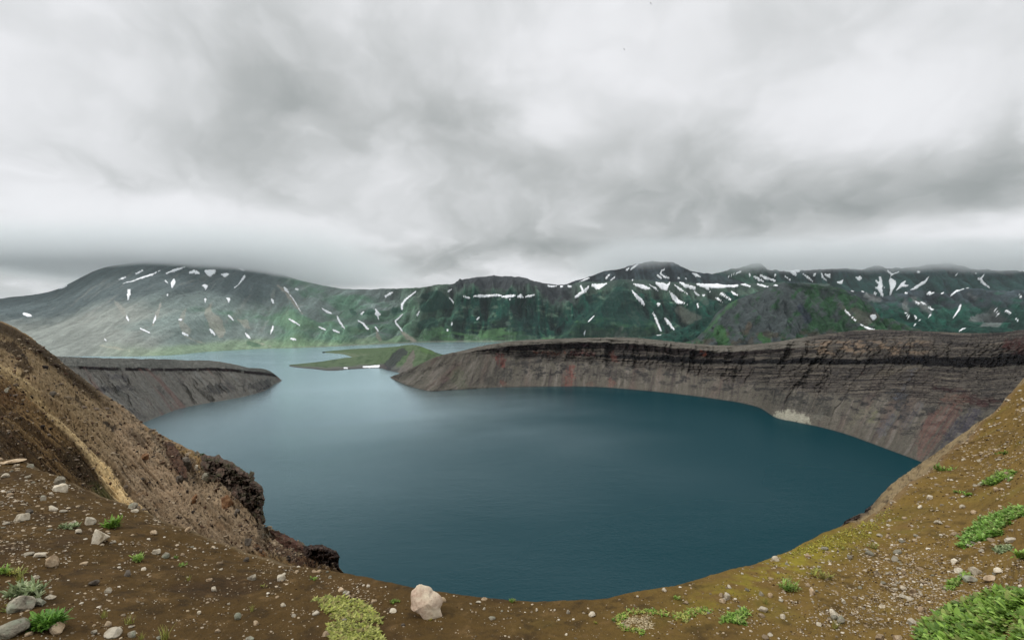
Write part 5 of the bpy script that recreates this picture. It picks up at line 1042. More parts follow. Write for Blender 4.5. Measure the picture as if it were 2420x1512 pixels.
flat = lambda a_, b_, x0, x1: (lambda PX, PY: np.interp(PX, [x0, x1], [a_, b_]))
crag('rim_rock', [(2042, 1212), (2046, 1202), (2060, 1192), (2074, 1186), (2082, 1190), (2070, 1202), (2054, 1212)], flat(19, 21, 2040, 2080), 'small dark rock sticking out under the right-hand brink', 44, [(96, 88, 84), (76, 68, 64), (60, 54, 50)], 8, rag=2)
crag('rim_rock', [(1988, 1248), (1996, 1230), (2014, 1222), (2032, 1214), (2040, 1222), (2016, 1238), (2000, 1250)], flat(14.5, 18, 1990, 2040), 'low dark ledge of rock on the right-hand brink left of the small jutting rock', 45, [(98, 82, 74), (74, 60, 54), (60, 50, 46)], 8, rag=2)

# ------------------------------------------------------------------ snow patches lying on the far slopes
SNOW = [
 (1, [[(155,448,14),(180,456,26),(203,462,14)]]), (1, [[(783,224,6),(805,215,14),(828,206,8)]]), (1, [[(803,250,4),(870,234,6),(930,213,10),(1000,190,12),(1055,162,4)]]),
 (1, [[(1092,182,3),(1150,163,10),(1212,142,5)]]), (1, [[(893,187,3),(915,175,5),(938,163,3)]]), (1, [[(1244,178,12),(1275,172,22),(1303,182,16)]]), (1, [[(1350,172,20),(1378,180,44),(1405,172,24)]]),
 (1, [[(1455,188,12),(1476,195,22),(1496,188,14)]]), (1, [[(1535,280,3),(1565,258,5),(1590,225,12),(1607,200,14)]]), (1, [[(1570,150,5),(1598,161,8)]]), (1, [[(848,293,18),(847,325,22),(840,354,8)]]),
 (1, [[(1142,228,18),(1137,250,26),(1130,276,10)]]), (1, [[(1335,262,14),(1352,268,24),(1350,290,8)]]), (1, [[(1085,230,4),(1100,244,6)]]), (1, [[(1100,320,12),(1101,336,4)]]), (1, [[(1349,354,14),(1349,373,6)]]),
 (1, [[(1490,345,10),(1503,352,20),(1502,374,6)]]), (1, [[(1784,350,10),(1792,368,18),(1797,382,8)]]), (1, [[(1864,273,6),(1878,290,18),(1893,308,8)],[(1895,315,4),(1925,350,6),(1950,390,4),(1975,435,3)]]),
 (1, [[(1942,287,8),(1956,288,8)]]), (1, [[(832,458,6),(838,478,16),(846,494,5)]]), (1, [[(1025,460,6),(1018,485,10),(1006,508,4)]]), (1, [[(1176,487,14),(1192,486,12)]]), (1, [[(1503,458,10),(1516,474,12),(1535,491,6)]]),
 (1, [[(1892,478,6),(1925,497,12),(1968,524,5)]]), (1, [[(2114,411,5),(2140,430,14),(2172,444,12)]]), (1, [[(2214,465,8),(2230,500,14),(2262,544,8)]]), (1, [[(2096,535,4),(2116,543,7),(2138,553,4)]]),
 (1, [[(2188,553,6),(2205,562,8),(2228,571,5)]]), (1, [[(920,544,4),(950,556,6),(983,573,4)]]), (1, [[(1190,573,4),(1213,581,10),(1235,589,5)]]), (1, [[(1383,552,12),(1395,570,16),(1411,584,6)]]),
 (1, [[(1612,577,8),(1627,592,16),(1640,606,10)]]), (1, [[(1792,532,8),(1787,555,10),(1777,578,5)]]), (1, [[(1908,610,6),(1926,615,10),(1944,616,5)]]), (1, [[(2350,492,5),(2385,513,12),(2413,545,14)]]), (1, [[(2366,455,4),(2378,444,10),(2386,436,4)]]),
 (1, [[(388,282,3),(415,275,6),(438,264,4)]]), (1, [[(688,614,4),(697,624,5)]]),
 (2, [[(378,335,10),(400,322,18),(423,308,10)]]), (2, [[(486,415,14),(488,390,14),(510,355,12),(550,325,10),(583,298,5)]]), (2, [[(316,420,8),(325,450,28),(346,448,10)],[(326,450,20),(334,484,6)]]), (2, [[(310,533,4),(322,545,8),(330,560,4)]]),
 (2, [[(445,490,4),(448,510,8),(470,535,8),(490,560,4)],[(492,450,4),(470,475,4),(447,492,4)]]), (2, [[(780,312,3),(795,300,12),(815,286,5)]]), (2, [[(798,342,4),(812,355,4),(826,376,3)]]), (2, [[(585,461,4),(595,445,5),(603,433,3)]]),
 (2, [[(885,333,5),(910,338,14),(935,345,10)]]), (2, [[(957,334,8),(1000,332,18),(1060,330,16),(1120,326,14),(1140,328,8)]]), (2, [[(1142,336,8),(1190,335,22),(1235,326,8)],[(1190,338,10),(1197,355,4)]]), (2, [[(1242,335,8),(1265,332,24),(1285,342,8)]]),
 (2, [[(1297,338,4),(1330,331,8),(1358,324,4)]]), (2, [[(818,503,6),(815,515,12),(813,525,4)]]), (2, [[(788,552,7),(788,560,6)]]), (2, [[(980,487,4),(995,468,4)]]), (2, [[(1445,265,6),(1470,270,14),(1502,267,5)]]), (2, [[(1530,269,9),(1540,269,9)]]), (2, [[(1580,267,8),(1600,269,8)]]),
 (2, [[(1628,338,16),(1655,318,18),(1690,298,22),(1713,270,8)],[(1660,265,8),(1672,290,16)]]), (2, [[(1742,262,20),(1770,270,36),(1800,262,24),(1832,251,6)]]),
 (2, [[(1605,246,4),(1625,241,4)]]), (2, [[(1650,240,4),(1690,224,12),(1730,208,4)]]), (2, [[(1828,215,10),(1850,190,4)]]), (2, [[(1855,232,4),(1885,208,4)]]), (2, [[(1958,162,6),(1980,150,5)]]), (2, [[(1990,157,6),(2012,140,10),(2035,123,4)]]),
 (2, [[(2215,155,4),(2190,165,5),(2185,185,7),(2210,205,10),(2240,214,6)]]), (2, [[(2162,194,4),(2180,207,10),(2193,215,4)]]), (2, [[(2300,213,8),(2308,213,8)]]), (2, [[(2348,216,6),(2354,218,6)]]), (2, [[(2000,222,5),(2000,232,6)]]),
 (2, [[(2005,253,6),(2060,268,28),(2115,285,14)]]), (2, [[(2115,257,5),(2140,275,12),(2172,299,4)]]), (2, [[(2157,248,14),(2200,268,46),(2225,290,14)],[(2245,245,6),(2220,275,30)]]), (2, [[(2245,305,5),(2270,335,30),(2300,370,26),(2345,380,8),(2390,415,8)]]),
 (2, [[(2273,255,6),(2310,285,12),(2365,320,4)]]), (2, [[(2312,240,8),(2350,265,24),(2405,280,22)]]), (2, [[(1997,294,5),(2020,325,18),(2055,360,24),(2085,400,10)]]), (2, [[(2162,380,10),(2172,385,22),(2182,392,6)]]),
 (2, [[(2132,443,4),(2145,460,6),(2165,510,10),(2187,560,7)]]), (2, [[(2212,475,10),(2240,510,22),(2270,548,10)]]), (2, [[(1712,500,4),(1730,480,4),(1747,463,4)]]), (2, [[(1685,580,7),(1690,560,4)]]), (2, [[(2165,587,5),(2185,586,5)]]),
 (3, [[(243,183,6),(270,195,20),(297,205,8)]]), (3, [[(275,255,14),(320,265,26),(380,262,34),(440,265,28),(500,260,30),(535,265,20)],[(320,265,20),(350,290,10),(375,330,4)]]), (3, [[(258,303,8),(272,320,16),(293,332,6)]]),
 (3, [[(312,326,13),(321,327,13)]]), (3, [[(388,338,5),(410,350,14),(443,373,4)]]), (3, [[(415,308,4),(455,330,20),(488,352,12)]]), (3, [[(498,303,8),(518,316,14),(538,326,8)]]), (3, [[(540,242,6),(580,256,18),(620,268,12)]]), (3, [[(274,383,8),(280,408,6)]]),
 (3, [[(470,210,4),(510,190,5),(560,170,4)]]), (3, [[(618,186,6),(621,204,6)]]), (3, [[(648,204,10),(675,220,20),(708,235,10)]]), (3, [[(680,190,6),(725,213,18),(782,230,12)]]), (3, [[(672,255,10),(705,265,14),(738,272,6)]]), (3, [[(770,258,6),(800,264,8)]]),
 (3, [[(873,165,10),(910,180,26),(925,200,8)]]), (3, [[(912,160,10),(935,168,22)]]), (3, [[(970,185,8),(1000,210,14),(1037,236,4)]]), (3, [[(850,200,4),(885,227,4)]]), (3, [[(1090,180,8),(1098,210,12),(1128,234,5)]]), (3, [[(1110,187,8),(1135,200,24),(1150,215,5)],[(1150,180,5),(1135,200,14)]]),
 (3, [[(1195,240,10),(1218,242,24),(1230,228,8)]]), (3, [[(1318,210,8),(1338,215,28),(1358,210,6)]]), (3, [[(1472,205,10),(1480,240,26),(1470,280,28),(1500,350,5)],[(1425,272,4),(1455,280,12)],[(1448,230,8),(1470,250,16)],[(1480,255,8),(1530,300,5)]]),
 (3, [[(1435,305,12),(1448,320,14),(1460,327,4)]]), (3, [[(1535,215,10),(1558,245,44),(1550,290,22),(1540,325,10)]]), (3, [[(1525,165,8),(1548,190,12),(1580,180,10),(1603,168,5)],[(1548,190,10),(1545,208,6)]]), (3, [[(1580,293,4),(1615,262,24),(1635,240,14)],[(1620,262,18),(1655,265,8)]]),
 (3, [[(1672,300,14),(1720,270,18),(1770,235,18),(1795,205,5)]]), (3, [[(1780,322,10),(1797,315,22),(1810,290,6)],[(1805,318,10),(1840,295,14),(1870,280,6)]]), (3, [[(1875,320,6),(1888,305,18)]]), (3, [[(1935,332,6),(1975,300,12),(2030,270,24),(2078,272,10)],[(2030,270,16),(2045,252,6)]]),
 (3, [[(2097,205,5),(2135,225,18),(2160,255,12),(2198,280,4)],[(2130,225,10),(2157,190,8)]]), (3, [[(1960,172,6),(1970,190,18),(1972,205,6)]]), (3, [[(1722,174,11),(1731,174,11)]]), (3, [[(1280,294,8),(1300,297,12)],[(1315,298,5),(1335,303,5)]]), (3, [[(1340,270,8),(1352,290,16),(1365,305,4)]]),
 (3, [[(1640,310,8),(1650,314,6)]]), (3, [[(1710,367,6),(1735,385,6)]]), (3, [[(1740,368,8),(1765,385,14),(1780,397,5)]]), (3, [[(1790,402,6),(1820,424,8)]]), (3, [[(1640,440,6),(1657,460,8),(1660,485,4)]]), (3, [[(1700,460,5),(1715,485,12),(1745,493,8)]]), (3, [[(1785,475,5),(1805,455,12)]]), (3, [[(1694,519,9),(1705,519,9)]]),
 (3, [[(2003,388,6),(1990,425,10),(1955,472,4)]]), (3, [[(2218,415,10),(2240,435,6),(2275,470,4)]]), (3, [[(2300,428,12),(2340,450,14),(2375,490,10),(2395,518,5)]]), (3, [[(1998,558,5),(2030,540,7),(2053,522,10)]]), (3, [[(2385,320,8),(2400,340,8)]]),
 (3, [[(1243,425,6),(1290,470,6),(1318,495,4)]]), (3, [[(1335,508,4),(1370,533,8),(1410,550,12),(1450,549,5)]]), (3, [[(1412,465,14),(1432,470,36),(1448,470,12)]]), (3, [[(2105,182,4),(2098,190,4)]]), (3, [[(1040,192,10),(1050,194,8)]]), (3, [[(788,188,3),(784,198,6)]]), (3, [[(2180,352,4),(2190,370,5)]]),
 (2, [[(234,796,8),(290,795,14),(336,792,16)]]), (2, [[(110,803,7),(128,804,7)]])]
def snow_mat():
    m = bpy.data.materials.new('old_snow'); m.use_nodes = True; n = m.node_tree.nodes; n.clear(); B = NB(n, m.node_tree.links)
    out = B.node('ShaderNodeOutputMaterial'); bs = B.node('ShaderNodeBsdfPrincipled'); bs.inputs['Roughness'].default_value = .8
    tc = B.node('ShaderNodeTexCoord'); B.l.new(B.ramp(B.noise(tc.outputs['Object'], .012, 5, .6), [(.3, (.78, .80, .82)), (.6, (.9, .91, .93))]), bs.inputs['Base Color']); B.l.new(bs.outputs[0], out.inputs[0]); return m
M_SNOW = snow_mat()
ZF = {1: z1, 2: z2, 3: z3}
lands = [(LE, 'green cone hill'), (LS, 'green spit'), (LG, 'dark wooded spur'), (LF, 'right-hand mountains'), (LA, None), (LC, 'cloud-brushed peak'), (LD, 'far misty range')]
made = []
for si, (zz, sts) in enumerate(SNOW):
    sts = [ZF[zz](s_) for s_ in sts]; allp = [p for s_ in sts for p in s_]; mid = allp[len(allp) // 2]
    for L, ln in lands:
        vis = (L.T <= 1.0) & (L.T >= 0)
        dd = np.hypot(L.SX - mid[0], L.SY - mid[1]); dd[~vis] = 1e9
        if dd.min() < 3.0: break
    else: continue
    d = np.full(L.SX.shape, 1e9); x0, x1 = min(p[0] for p in allp) - 12, max(p[0] for p in allp) + 12; y0, y1 = min(p[1] for p in allp) - 12, max(p[1] for p in allp) + 12
    m = vis & (L.SX > x0) & (L.SX < x1) & (L.SY > y0) & (L.SY < y1)
    for s_ in sts: d[m] = np.minimum(d[m], stroke_dist(L.SX[m], L.SY[m], [(a_, b_, max(w_ * 1.04, 1.7)) for a_, b_, w_ in s_]))
    wmax = max(p[2] for p in allp)
    d[m] += np.minimum(2.2, .30 * wmax) * fbm(L.SX[m] / 3.2, L.SY[m] / 2.6, 700 + si, 3, .6) * 1.4
    ins = d < 0; f = ins[:-1, :-1] | ins[1:, :-1] | ins[:-1, 1:] | ins[1:, 1:]; cnt = ins[:-1, :-1].astype(int) + ins[1:, :-1] + ins[:-1, 1:] + ins[1:, 1:]; f = cnt >= (2 if wmax < 4 else 3)
    ii, jj = np.nonzero(f)
    if len(ii) == 0: continue
    nc = L.nc; q = np.stack([ii * nc + jj, ii * nc + jj + 1, (ii + 1) * nc + jj + 1, (ii + 1) * nc + jj], 1)
    ids, inv = np.unique(q, return_inverse=True); q = inv.reshape(q.shape)
    base = np.stack([L.X.ravel()[ids], L.Y.ravel()[ids], L.Z.ravel()[ids]], 1); k = base[:, 1].mean() / 9000 * 9
    top = base + np.array([0, -.6, .8]) * k; bot = base - np.array([0, -.6, .8]) * k * .5; n = len(ids)
    e = np.concatenate([q[:, [0, 1]], q[:, [1, 2]], q[:, [2, 3]], q[:, [3, 0]]]); key = {(a_, b_) for a_, b_ in e.tolist()}
    bd = [(a_, b_) for a_, b_ in key if (b_, a_) not in key]
    F_ = q.tolist() + [(a_ + n, d_ + n, c_ + n, b_ + n) for a_, b_, c_, d_ in q.tolist()] + [(b_, a_, a_ + n, b_ + n) for a_, b_ in bd]
    V = np.vstack([top, bot]); ctr = V.mean(0)
    o = link('snow_patch', np_mesh('snow_patch', V - ctr, np.array(F_), True), M_SNOW, loc=ctr.tolist())
    if L is LA: ln = 'cloud-capped volcano' if mid[0] < 640 else 'grassy saddle' if mid[0] < 985 else 'dark green caldera wall' if mid[0] < 1330 else 'wooded slopes'
    xs = [p[0] for p in allp]; ys = [p[1] for p in allp]; w = max(xs) - min(xs) + wmax; hgt = max(ys) - min(ys) + wmax
    made.append(dict(o=o, ln=ln, x=mid[0], y=mid[1], w=w, h=hgt, big=wmax, nst=len(sts), area=len(ii), dir=(allp[-1][1] - allp[0][1]) * (1 if allp[-1][0] >= allp[0][0] else -1)))
for ln in {m_['ln'] for m_ in made}:
    g = sorted([m_ for m_ in made if m_['ln'] == ln], key=lambda m_: m_['x'])
    yq = np.quantile([m_['y'] for m_ in g], [.34, .67]) if len(g) > 3 else (0, 9999)
    seen = {}
    for m_ in g:
        lv_ = 'high' if m_['y'] < yq[0] else 'low' if m_['y'] > yq[1] else 'halfway'
        if len(g) <= 3: lv_ = ''
        asp = max(m_['w'], m_['h']) / max(m_['big'], 1)
        shp = 'forked' if m_['nst'] > 1 else 'tiny' if max(m_['w'], m_['h']) < 7 else 'broad' if asp < 2.4 else ('level' if m_['h'] < .35 * m_['w'] else 'upright' if m_['w'] < .45 * m_['h'] else 'slanting') + ' narrow'
        seen.setdefault((shp, lv_), []).append(m_)
    for (shp, lv_), ms in seen.items():
        for i, m_ in enumerate(ms):
            on = f'{lv_} up on the {ln}' if lv_ in ('high', 'halfway') else (f'low down on the {ln}' if lv_ else f'on the {ln}')
            if ln == 'green spit': on = 'at the water edge of the green spit'
            if len(ms) == 1: lab = f'only {shp} snow patch {on}'
            else:
                ordn = ['leftmost', 'second from left', 'third from left', 'fourth from left', 'fifth from left', 'sixth from left', 'seventh from left', 'eighth from left', 'ninth from left', 'tenth from left', 'eleventh from left', 'twelfth from left']
                lab = f'{shp} snow patch {on}, {ordn[min(i, 11)] if i < len(ms) - 1 or len(ms) > 12 else "rightmost"}'
            tag(m_['o'], lab, 'snow patch', 'snow patches on the far mountains')

# ------------------------------------------------------------------ plants
def leaf_mat(name, ca, cb, cc):
    m = bpy.data.materials.new(name); m.use_nodes = True; n = m.node_tree.nodes; n.clear(); B = NB(n, m.node_tree.links)
    out = B.node('ShaderNodeOutputMaterial'); bs = B.node('ShaderNodeBsdfPrincipled'); bs.inputs['Roughness'].default_value = .5; bs.inputs['Specular IOR Level'].default_value = .3
    at = B.node('ShaderNodeAttribute', attribute_name='col'); B.l.new(at.outputs['Color'], bs.inputs['Base Color'])
    tr = B.node('ShaderNodeBsdfTranslucent'); B.l.new(at.outputs['Color'], tr.inputs[0]); mx = B.node('ShaderNodeMixShader'); mx.inputs[0].default_value = .25
    B.l.new(bs.outputs[0], mx.inputs[1]); B.l.new(tr.outputs[0], mx.inputs[2]); B.l.new(mx.outputs[0], out.inputs[0]); return m
M_LEAF = leaf_mat('leaf', 0, 0, 0)
def leaf(L_, wd, dir_, up, curl, r):
    """one oval leaf: verts along a curving midrib, folded along it"""
    pts = []; n = 4
    for i in range(n + 1):
        t = i / n; ww = wd * math.sin(math.pi * min(1, t * .9 + .07)) ** .8 * .5
        d = L_ * t; z = up * d - curl * d * d / L_; x = d * math.cos(dir_) ; y = d * math.sin(dir_)
        nx, ny = -math.sin(dir_), math.cos(dir_)
        pts += [(x + nx * ww, y + ny * ww, z + ww * .25), (x, y, z), (x - nx * ww, y - ny * ww, z + ww * .25)]
    fs = []
    for i in range(n):
        a = i * 3; fs += [(a, a + 1, a + 4, a + 3), (a + 1, a + 2, a + 5, a + 4)]
    return np.array(pts), np.array(fs)
def leafy(spots, leafL, pal_, r, n_leaves=(7, 12), wr=.38, up=(.3, 1.3), col_c=0.92):
    V, Fc, C = [], [], []; n0 = 0
    for (x, y, z, s) in spots:
        shade = r.uniform(.8, 1.15); pc = lin(np.array(pal_[int(r.integers(len(pal_)))])) * col_c
        for _ in range(int(r.integers(*n_leaves))):
            l = leafL * s * r.uniform(.6, 1.2); v, f = leaf(l, l * wr * r.uniform(.8, 1.2), r.uniform(0, 6.28), r.uniform(*up), r.uniform(.1, .8), r)
            v = v + np.array([x + r.normal() * l * .12, y + r.normal() * l * .12, z]); V.append(v); Fc.append(f + n0); n0 += len(v)
            c = pc * shade * r.uniform(.8, 1.25); C.append(np.tile(c, (len(v), 1)))
    return np.vstack(V), np.vstack(Fc), np.clip(np.vstack(C), 0, 1)
def mat_plant(name, poly, n, leafpx, pal_, label, cat, seed, ragged=7, group=None, **kw):
    """leafy growth filling a patch of ground"""
    r = np.random.default_rng(seed); P_ = np.array(poly, float); a = r.uniform(P_[:, 0].min() - 4, P_[:, 0].max() + 4, 40000); b = r.uniform(P_[:, 1].min() - 4, P_[:, 1].max() + 4, 40000)
    aw = a + ragged * 2.2 * fbm(a / 14, b / 9, seed, 3); bw = b + ragged * 1.4 * fbm(a / 14, b / 9, seed + 5, 3)
    c = np.zeros(len(a), bool); j = len(P_) - 1
    for i in range(len(P_)):
        c ^= ((P_[i, 1] > bw) != (P_[j, 1] > bw)) & (aw < (P_[j, 0] - P_[i, 0]) * (bw - P_[i, 1]) / (P_[j, 1] - P_[i, 1] + 1e-9) + P_[i, 0]); j = i
    a, b = a[c], b[c]; kp = r.uniform(size=len(a)) < sst(-.42, .05, fbm(a / 9, b / 6, seed + 9, 3)) + .12; a, b = a[kp][:n], b[kp][:n]; x, y, z = pick(a, b); rm = np.hypot(x, y); Lm = leafpx / F * np.median(rm)
    v, f, col = leafy([(x[i], y[i], z[i], r.uniform(.75, 1.2)) for i in range(len(x))], Lm, pal_, r, **kw)
    ctr = v.mean(0); ctr[2] = z.mean(); o = link(name, np_mesh(name, v - ctr, f, True, col), M_LEAF, loc=ctr.tolist()); return tag(o, label, cat, group)
GR = [(134, 168, 66), (116, 150, 58), (158, 188, 92), (100, 130, 54), (140, 150, 80)]; YG = [(168, 172, 82), (148, 154, 68), (184, 186, 104), (126, 130, 62), (150, 138, 82)]; SV = [(150, 164, 118), (172, 182, 138), (120, 138, 92)]; YE = [(180, 172, 66), (160, 152, 56), (134, 126, 46)]
def zp(fn, pts): return [fn(*p) for p in pts]
PA = [(200, 790), (300, 780), (420, 785), (560, 820), (640, 880), (700, 950), (640, 965), (560, 955), (450, 945), (340, 940), (270, 860)]
mat_plant('leaf_mat', zp(z5, PA), 620, 8, YG, 'yellow-green leafy mat in two lobes left of the pink boulder, upper lobe', 'ground cover', 1, n_leaves=(5, 8), wr=.45, up=(.2, 1.0))
mat_plant('leaf_mat', zp(z5, [(310, 975), (400, 965), (640, 985), (700, 1050), (730, 1110), (740, 1200), (300, 1200), (300, 1050)]), 620, 8.5, YG, 'yellow-green leafy mat left of the pink boulder, lower lobe cut by the frame', 'ground cover', 2, n_leaves=(5, 8), wr=.45, up=(.2, 1.0))
mat_plant('leaf_mat', zp(z6, [(1860, 1250), (1850, 1200), (1930, 1140), (2000, 1092), (2150, 1030), (2230, 1000), (2300, 980), (2395, 975), (2440, 1000), (2440, 1050), (2400, 1066), (2350, 1080), (2335, 1160), (2290, 1236), (2270, 1290), (1860, 1290)]), 950, 14.5, GR, 'big bright green mat of oval leaves in the bottom right corner', 'ground cover', 3, n_leaves=(5, 9), wr=.48, up=(.3, 1.2))
mat_plant('leaf_mat', zp(z6, [(2400, 1130), (2450, 1100), (2470, 1290), (2370, 1290)]), 150, 13, GR, 'bit of green leaf mat cut by the right frame edge beside the big corner mat', 'ground cover', 4, n_leaves=(5, 9), wr=.48)
mat_plant('leaf_mat', zp(z6, [(2080, 690), (2130, 650), (2180, 605), (2240, 570), (2320, 545), (2420, 525), (2450, 525), (2450, 560), (2340, 600), (2280, 680), (2215, 700), (2150, 722), (2090, 738)]), 800, 7.5, [(138, 178, 78), (118, 158, 68), (160, 196, 104), (128, 140, 74)], 'tongue-shaped bright green leaf mat on the middle right slope', 'ground cover', 5, n_leaves=(5, 8), wr=.5)
mat_plant('leaf_mat', zp(z6, [(2205, 400), (2240, 370), (2300, 340), (2370, 330), (2370, 355), (2300, 385), (2230, 410)]), 260, 5.5, GR, 'narrow green leaf mat high on the right slope', 'ground cover', 6, n_leaves=(4, 7), wr=.5)
mat_plant('moss_patch', zp(z6, [(250, 1130), (300, 1098), (380, 1092), (440, 1108), (450, 1140), (430, 1175), (380, 1196), (300, 1190), (262, 1165)]), 700, 4.5, [(196, 178, 140), (176, 156, 116), (206, 190, 154), (140, 122, 84)], 'pale dry patch of dead growth ringed by the low curve of green leaves', 'moss', 17, ragged=5, n_leaves=(2, 4), wr=.5, up=(.0, .4))
mat_plant('leaf_mat', zp(z6, [(212, 1115), (300, 1078), (400, 1072), (470, 1080), (540, 1100), (640, 1072), (735, 1066), (740, 1085), (640, 1110), (600, 1140), (540, 1115), (440, 1100), (320, 1095), (250, 1130), (240, 1150), (300, 1175), (400, 1190), (380, 1205), (260, 1180)]), 520, 5.0, YG[:3] + GR[:2] + [(150, 130, 80)], 'low curved ring of small green leaves around a bare pale patch', 'ground cover', 7, ragged=7, n_leaves=(4, 7), wr=.5)
mat_plant('leaf_mat', zp(z6, [(790, 1140), (830, 1105), (900, 1080), (940, 1075), (945, 1100), (900, 1130), (930, 1150), (860, 1148)]), 190, 7, GR, 'small dense green mat between the low leaf ring and the flat white stone', 'ground cover', 8, n_leaves=(4, 8), wr=.45)
mat_plant('leaf_mat', zp(z6, [(1995, 960), (2040, 920), (2090, 890), (2130, 878), (2110, 905), (2060, 930), (2020, 966)]), 130, 6.5, GR, 'thin green strip of leaves beside the long flat grey stone', 'ground cover', 9, n_leaves=(4, 7), wr=.45)
mat_plant('leaf_mat', zp(z6, [(2260, 760), (2300, 735), (2360, 735), (2340, 765), (2280, 775)]), 80, 6, SV, 'dull green low growth beneath the tongue-shaped mat', 'ground cover', 10, n_leaves=(4, 7), wr=.45)
mat_plant('moss_patch', zp(z6, [(1110, 780), (1220, 735), (1320, 690), (1430, 650), (1470, 640), (1560, 600), (1640, 560), (1700, 520), (1740, 510), (1700, 560), (1640, 640), (1560, 690), (1430, 730), (1300, 760), (1180, 790)]), 900, 3.2, YE, 'mossy yellow-green sward along the right-hand brink above the lake', 'moss', 11, ragged=10, n_leaves=(2, 4), wr=.5)
def clump(px_, py_, w, h, pal_, label, seed, nl=(9, 15), n=7, wr=.35, name='leafy_plant', cat='plant', up=(.5, 1.8)):
    r = np.random.default_rng(seed); x, y, z = [float(q_[0]) for q_ in pick(px_, py_ + h * .3)]; u_ = math.hypot(x, y) / F
    n = int(n * 1.7); sp = [(r.normal() * w * .20 * u_, r.normal() * w * .16 * u_, abs(r.normal()) * h * .14 * u_, r.uniform(.7, 1.2)) for _ in range(n)]
    v, f, c = leafy(sp, h * .36 * u_, pal_, r, nl, wr, up); o = link(name, np_mesh(name, v, f, True, c), M_LEAF, loc=(x, y, z)); return tag(o, label, cat, 'scattered plants on the cinder slope')
for (zz, x, y, w, h, pal_, lab, n, wr) in [
    (4, 740, 745, 84, 84, GR, 'bright green ferny plant between the triangular stone and the open dark slope', 9, .28), (4, 470, 762, 100, 46, SV, 'pale grey-green clump around a small stone on the left slope', 10, .4),
    (4, 905, 975, 92, 56, GR, 'starry green rosette plant in the middle of the left slope', 7, .25), (4, 1195, 1018, 72, 30, GR, 'low sprig of pale green leaves right of the starry green plant', 6, .35), (4, 1160, 966, 32, 26, GR, 'tiny green sprout above the low sprig of pale leaves', 3, .35),
    (4, 28, 1062, 62, 62, GR, 'yellowish green plant at the left frame edge, left of its twin', 7, .22), (4, 98, 1070, 60, 50, YG, 'yellowish green plant right of another at the left frame edge', 6, .22),
    (4, 160, 1200, 170, 100, SV, 'silvery green shrub growing over a tan rock at lower left', 26, .3), (4, 290, 1400, 140, 120, [(108, 152, 56), (90, 132, 50), (132, 172, 76)], 'bright green bushy plant at lower left beside a tan stone', 26, .3),
    (4, 75, 1292, 62, 50, YG, 'dull green plant left of the grey angular rock at lower left', 6, .3), (4, 1735, 1155, 42, 26, YG, 'small yellowish sprig left of the pale lumpy rock', 4, .3), (4, 2062, 1102, 62, 28, GR, 'low pale green sprig just left of the pink boulder brink', 5, .35),
    (5, 785, 805, 62, 38, GR, 'small green plant just left of the pink boulder', 6, .4), (5, 1657, 772, 36, 36, GR, 'green sprig standing on the central brink against the water', 5, .35), (5, 2285, 968, 34, 18, GR, 'tiny green sprig in the centre foreground', 3, .4), (5, 1055, 945, 40, 20, YE, 'yellowish tuft under the foot of the pink boulder', 4, .3),
    (5, 2415, 945, 26, 30, GR, 'tiny green sprig right of the pale lumpy stone', 4, .35), (6, 555, 1003, 44, 28, GR, 'small green plant below the brink, above the low leaf ring', 6, .35), (6, 1158, 950, 104, 52, GR, 'ragged green tuft right of the upright white stone', 14, .22),
    (6, 1342, 890, 84, 42, YG, 'pale yellow-green tuft right of and above the ragged green tuft', 10, .2), (6, 1138, 905, 60, 24, YG, 'small yellow-green tuft above the ragged green tuft', 6, .25), (6, 2115, 465, 42, 28, GR, 'small dark green plant high on the right slope', 6, .35), (6, 2066, 440, 40, 20, GR, 'small pale plant left of the small dark green plant', 5, .35),
    (6, 1990, 312, 70, 40, GR, 'green growth on the right-hand brink near its top', 10, .3), (6, 2312, 235, 56, 26, GR, 'small green growth near the top of the right slope', 7, .35), (6, 1610, 735, 44, 30, YG, 'small yellow-green tuft in the middle of the right slope', 6, .25),
    (6, 1450, 742, 36, 20, YG, 'tiny tuft left of the small yellow-green tuft', 4, .25), (6, 2408, 785, 50, 56, GR, 'green plant cut by the right frame edge below the tongue-shaped mat', 8, .4), (6, 1310, 858, 60, 24, YG, 'faint yellow-green tuft behind the pale yellow-green tuft', 6, .25), (6, 122, 1142, 34, 18, YE, 'tiny yellow tuft left of the low leaf ring', 4, .3)]:
    fn, k = Z[zz]; a, b = fn(x, y); clump(a, b, w * k, h * k, pal_, lab, int(x + y), n=n, wr=wr)
def grass(px_, py_, w, h, label, seed, n=26, pal_=YG):
    r = np.random.default_rng(seed); x, y, z = [float(q_[0]) for q_ in pick(px_, py_ + h * .4)]; u_ = math.hypot(x, y) / F; V = []; Fc = []; C = []
    for i in range(n):
        d = r.uniform(0, 6.28); l = h * u_ * r.uniform(.6, 1.2); b0 = np.array([r.normal() * w * .12 * u_, r.normal() * w * .12 * u_, 0]); lean = r.uniform(.1, .8); ww = l * .035
        for t in range(4):
            s_ = t / 3; p = b0 + np.array([math.cos(d) * lean * l * s_ ** 1.6, math.sin(d) * lean * l * s_ ** 1.6, l * s_ * (1 - .25 * lean * s_)]); side = np.array([-math.sin(d), math.cos(d), 0]) * ww * (1 - s_ * .9); V += [p + side, p - side]
        a = i * 8; Fc += [(a + 2 * t, a + 2 * t + 1, a + 2 * t + 3, a + 2 * t + 2) for t in range(3)]; C += [lin(np.array(pal_[int(r.integers(len(pal_)))])) * .85] * 8
    o = link('grass_tuft', np_mesh('grass_tuft', np.array(V), np.array(Fc), True, np.array(C)), M_LEAF, loc=(x, y, z)); tag(o, label, 'grass tuft', 'thin grass tufts')
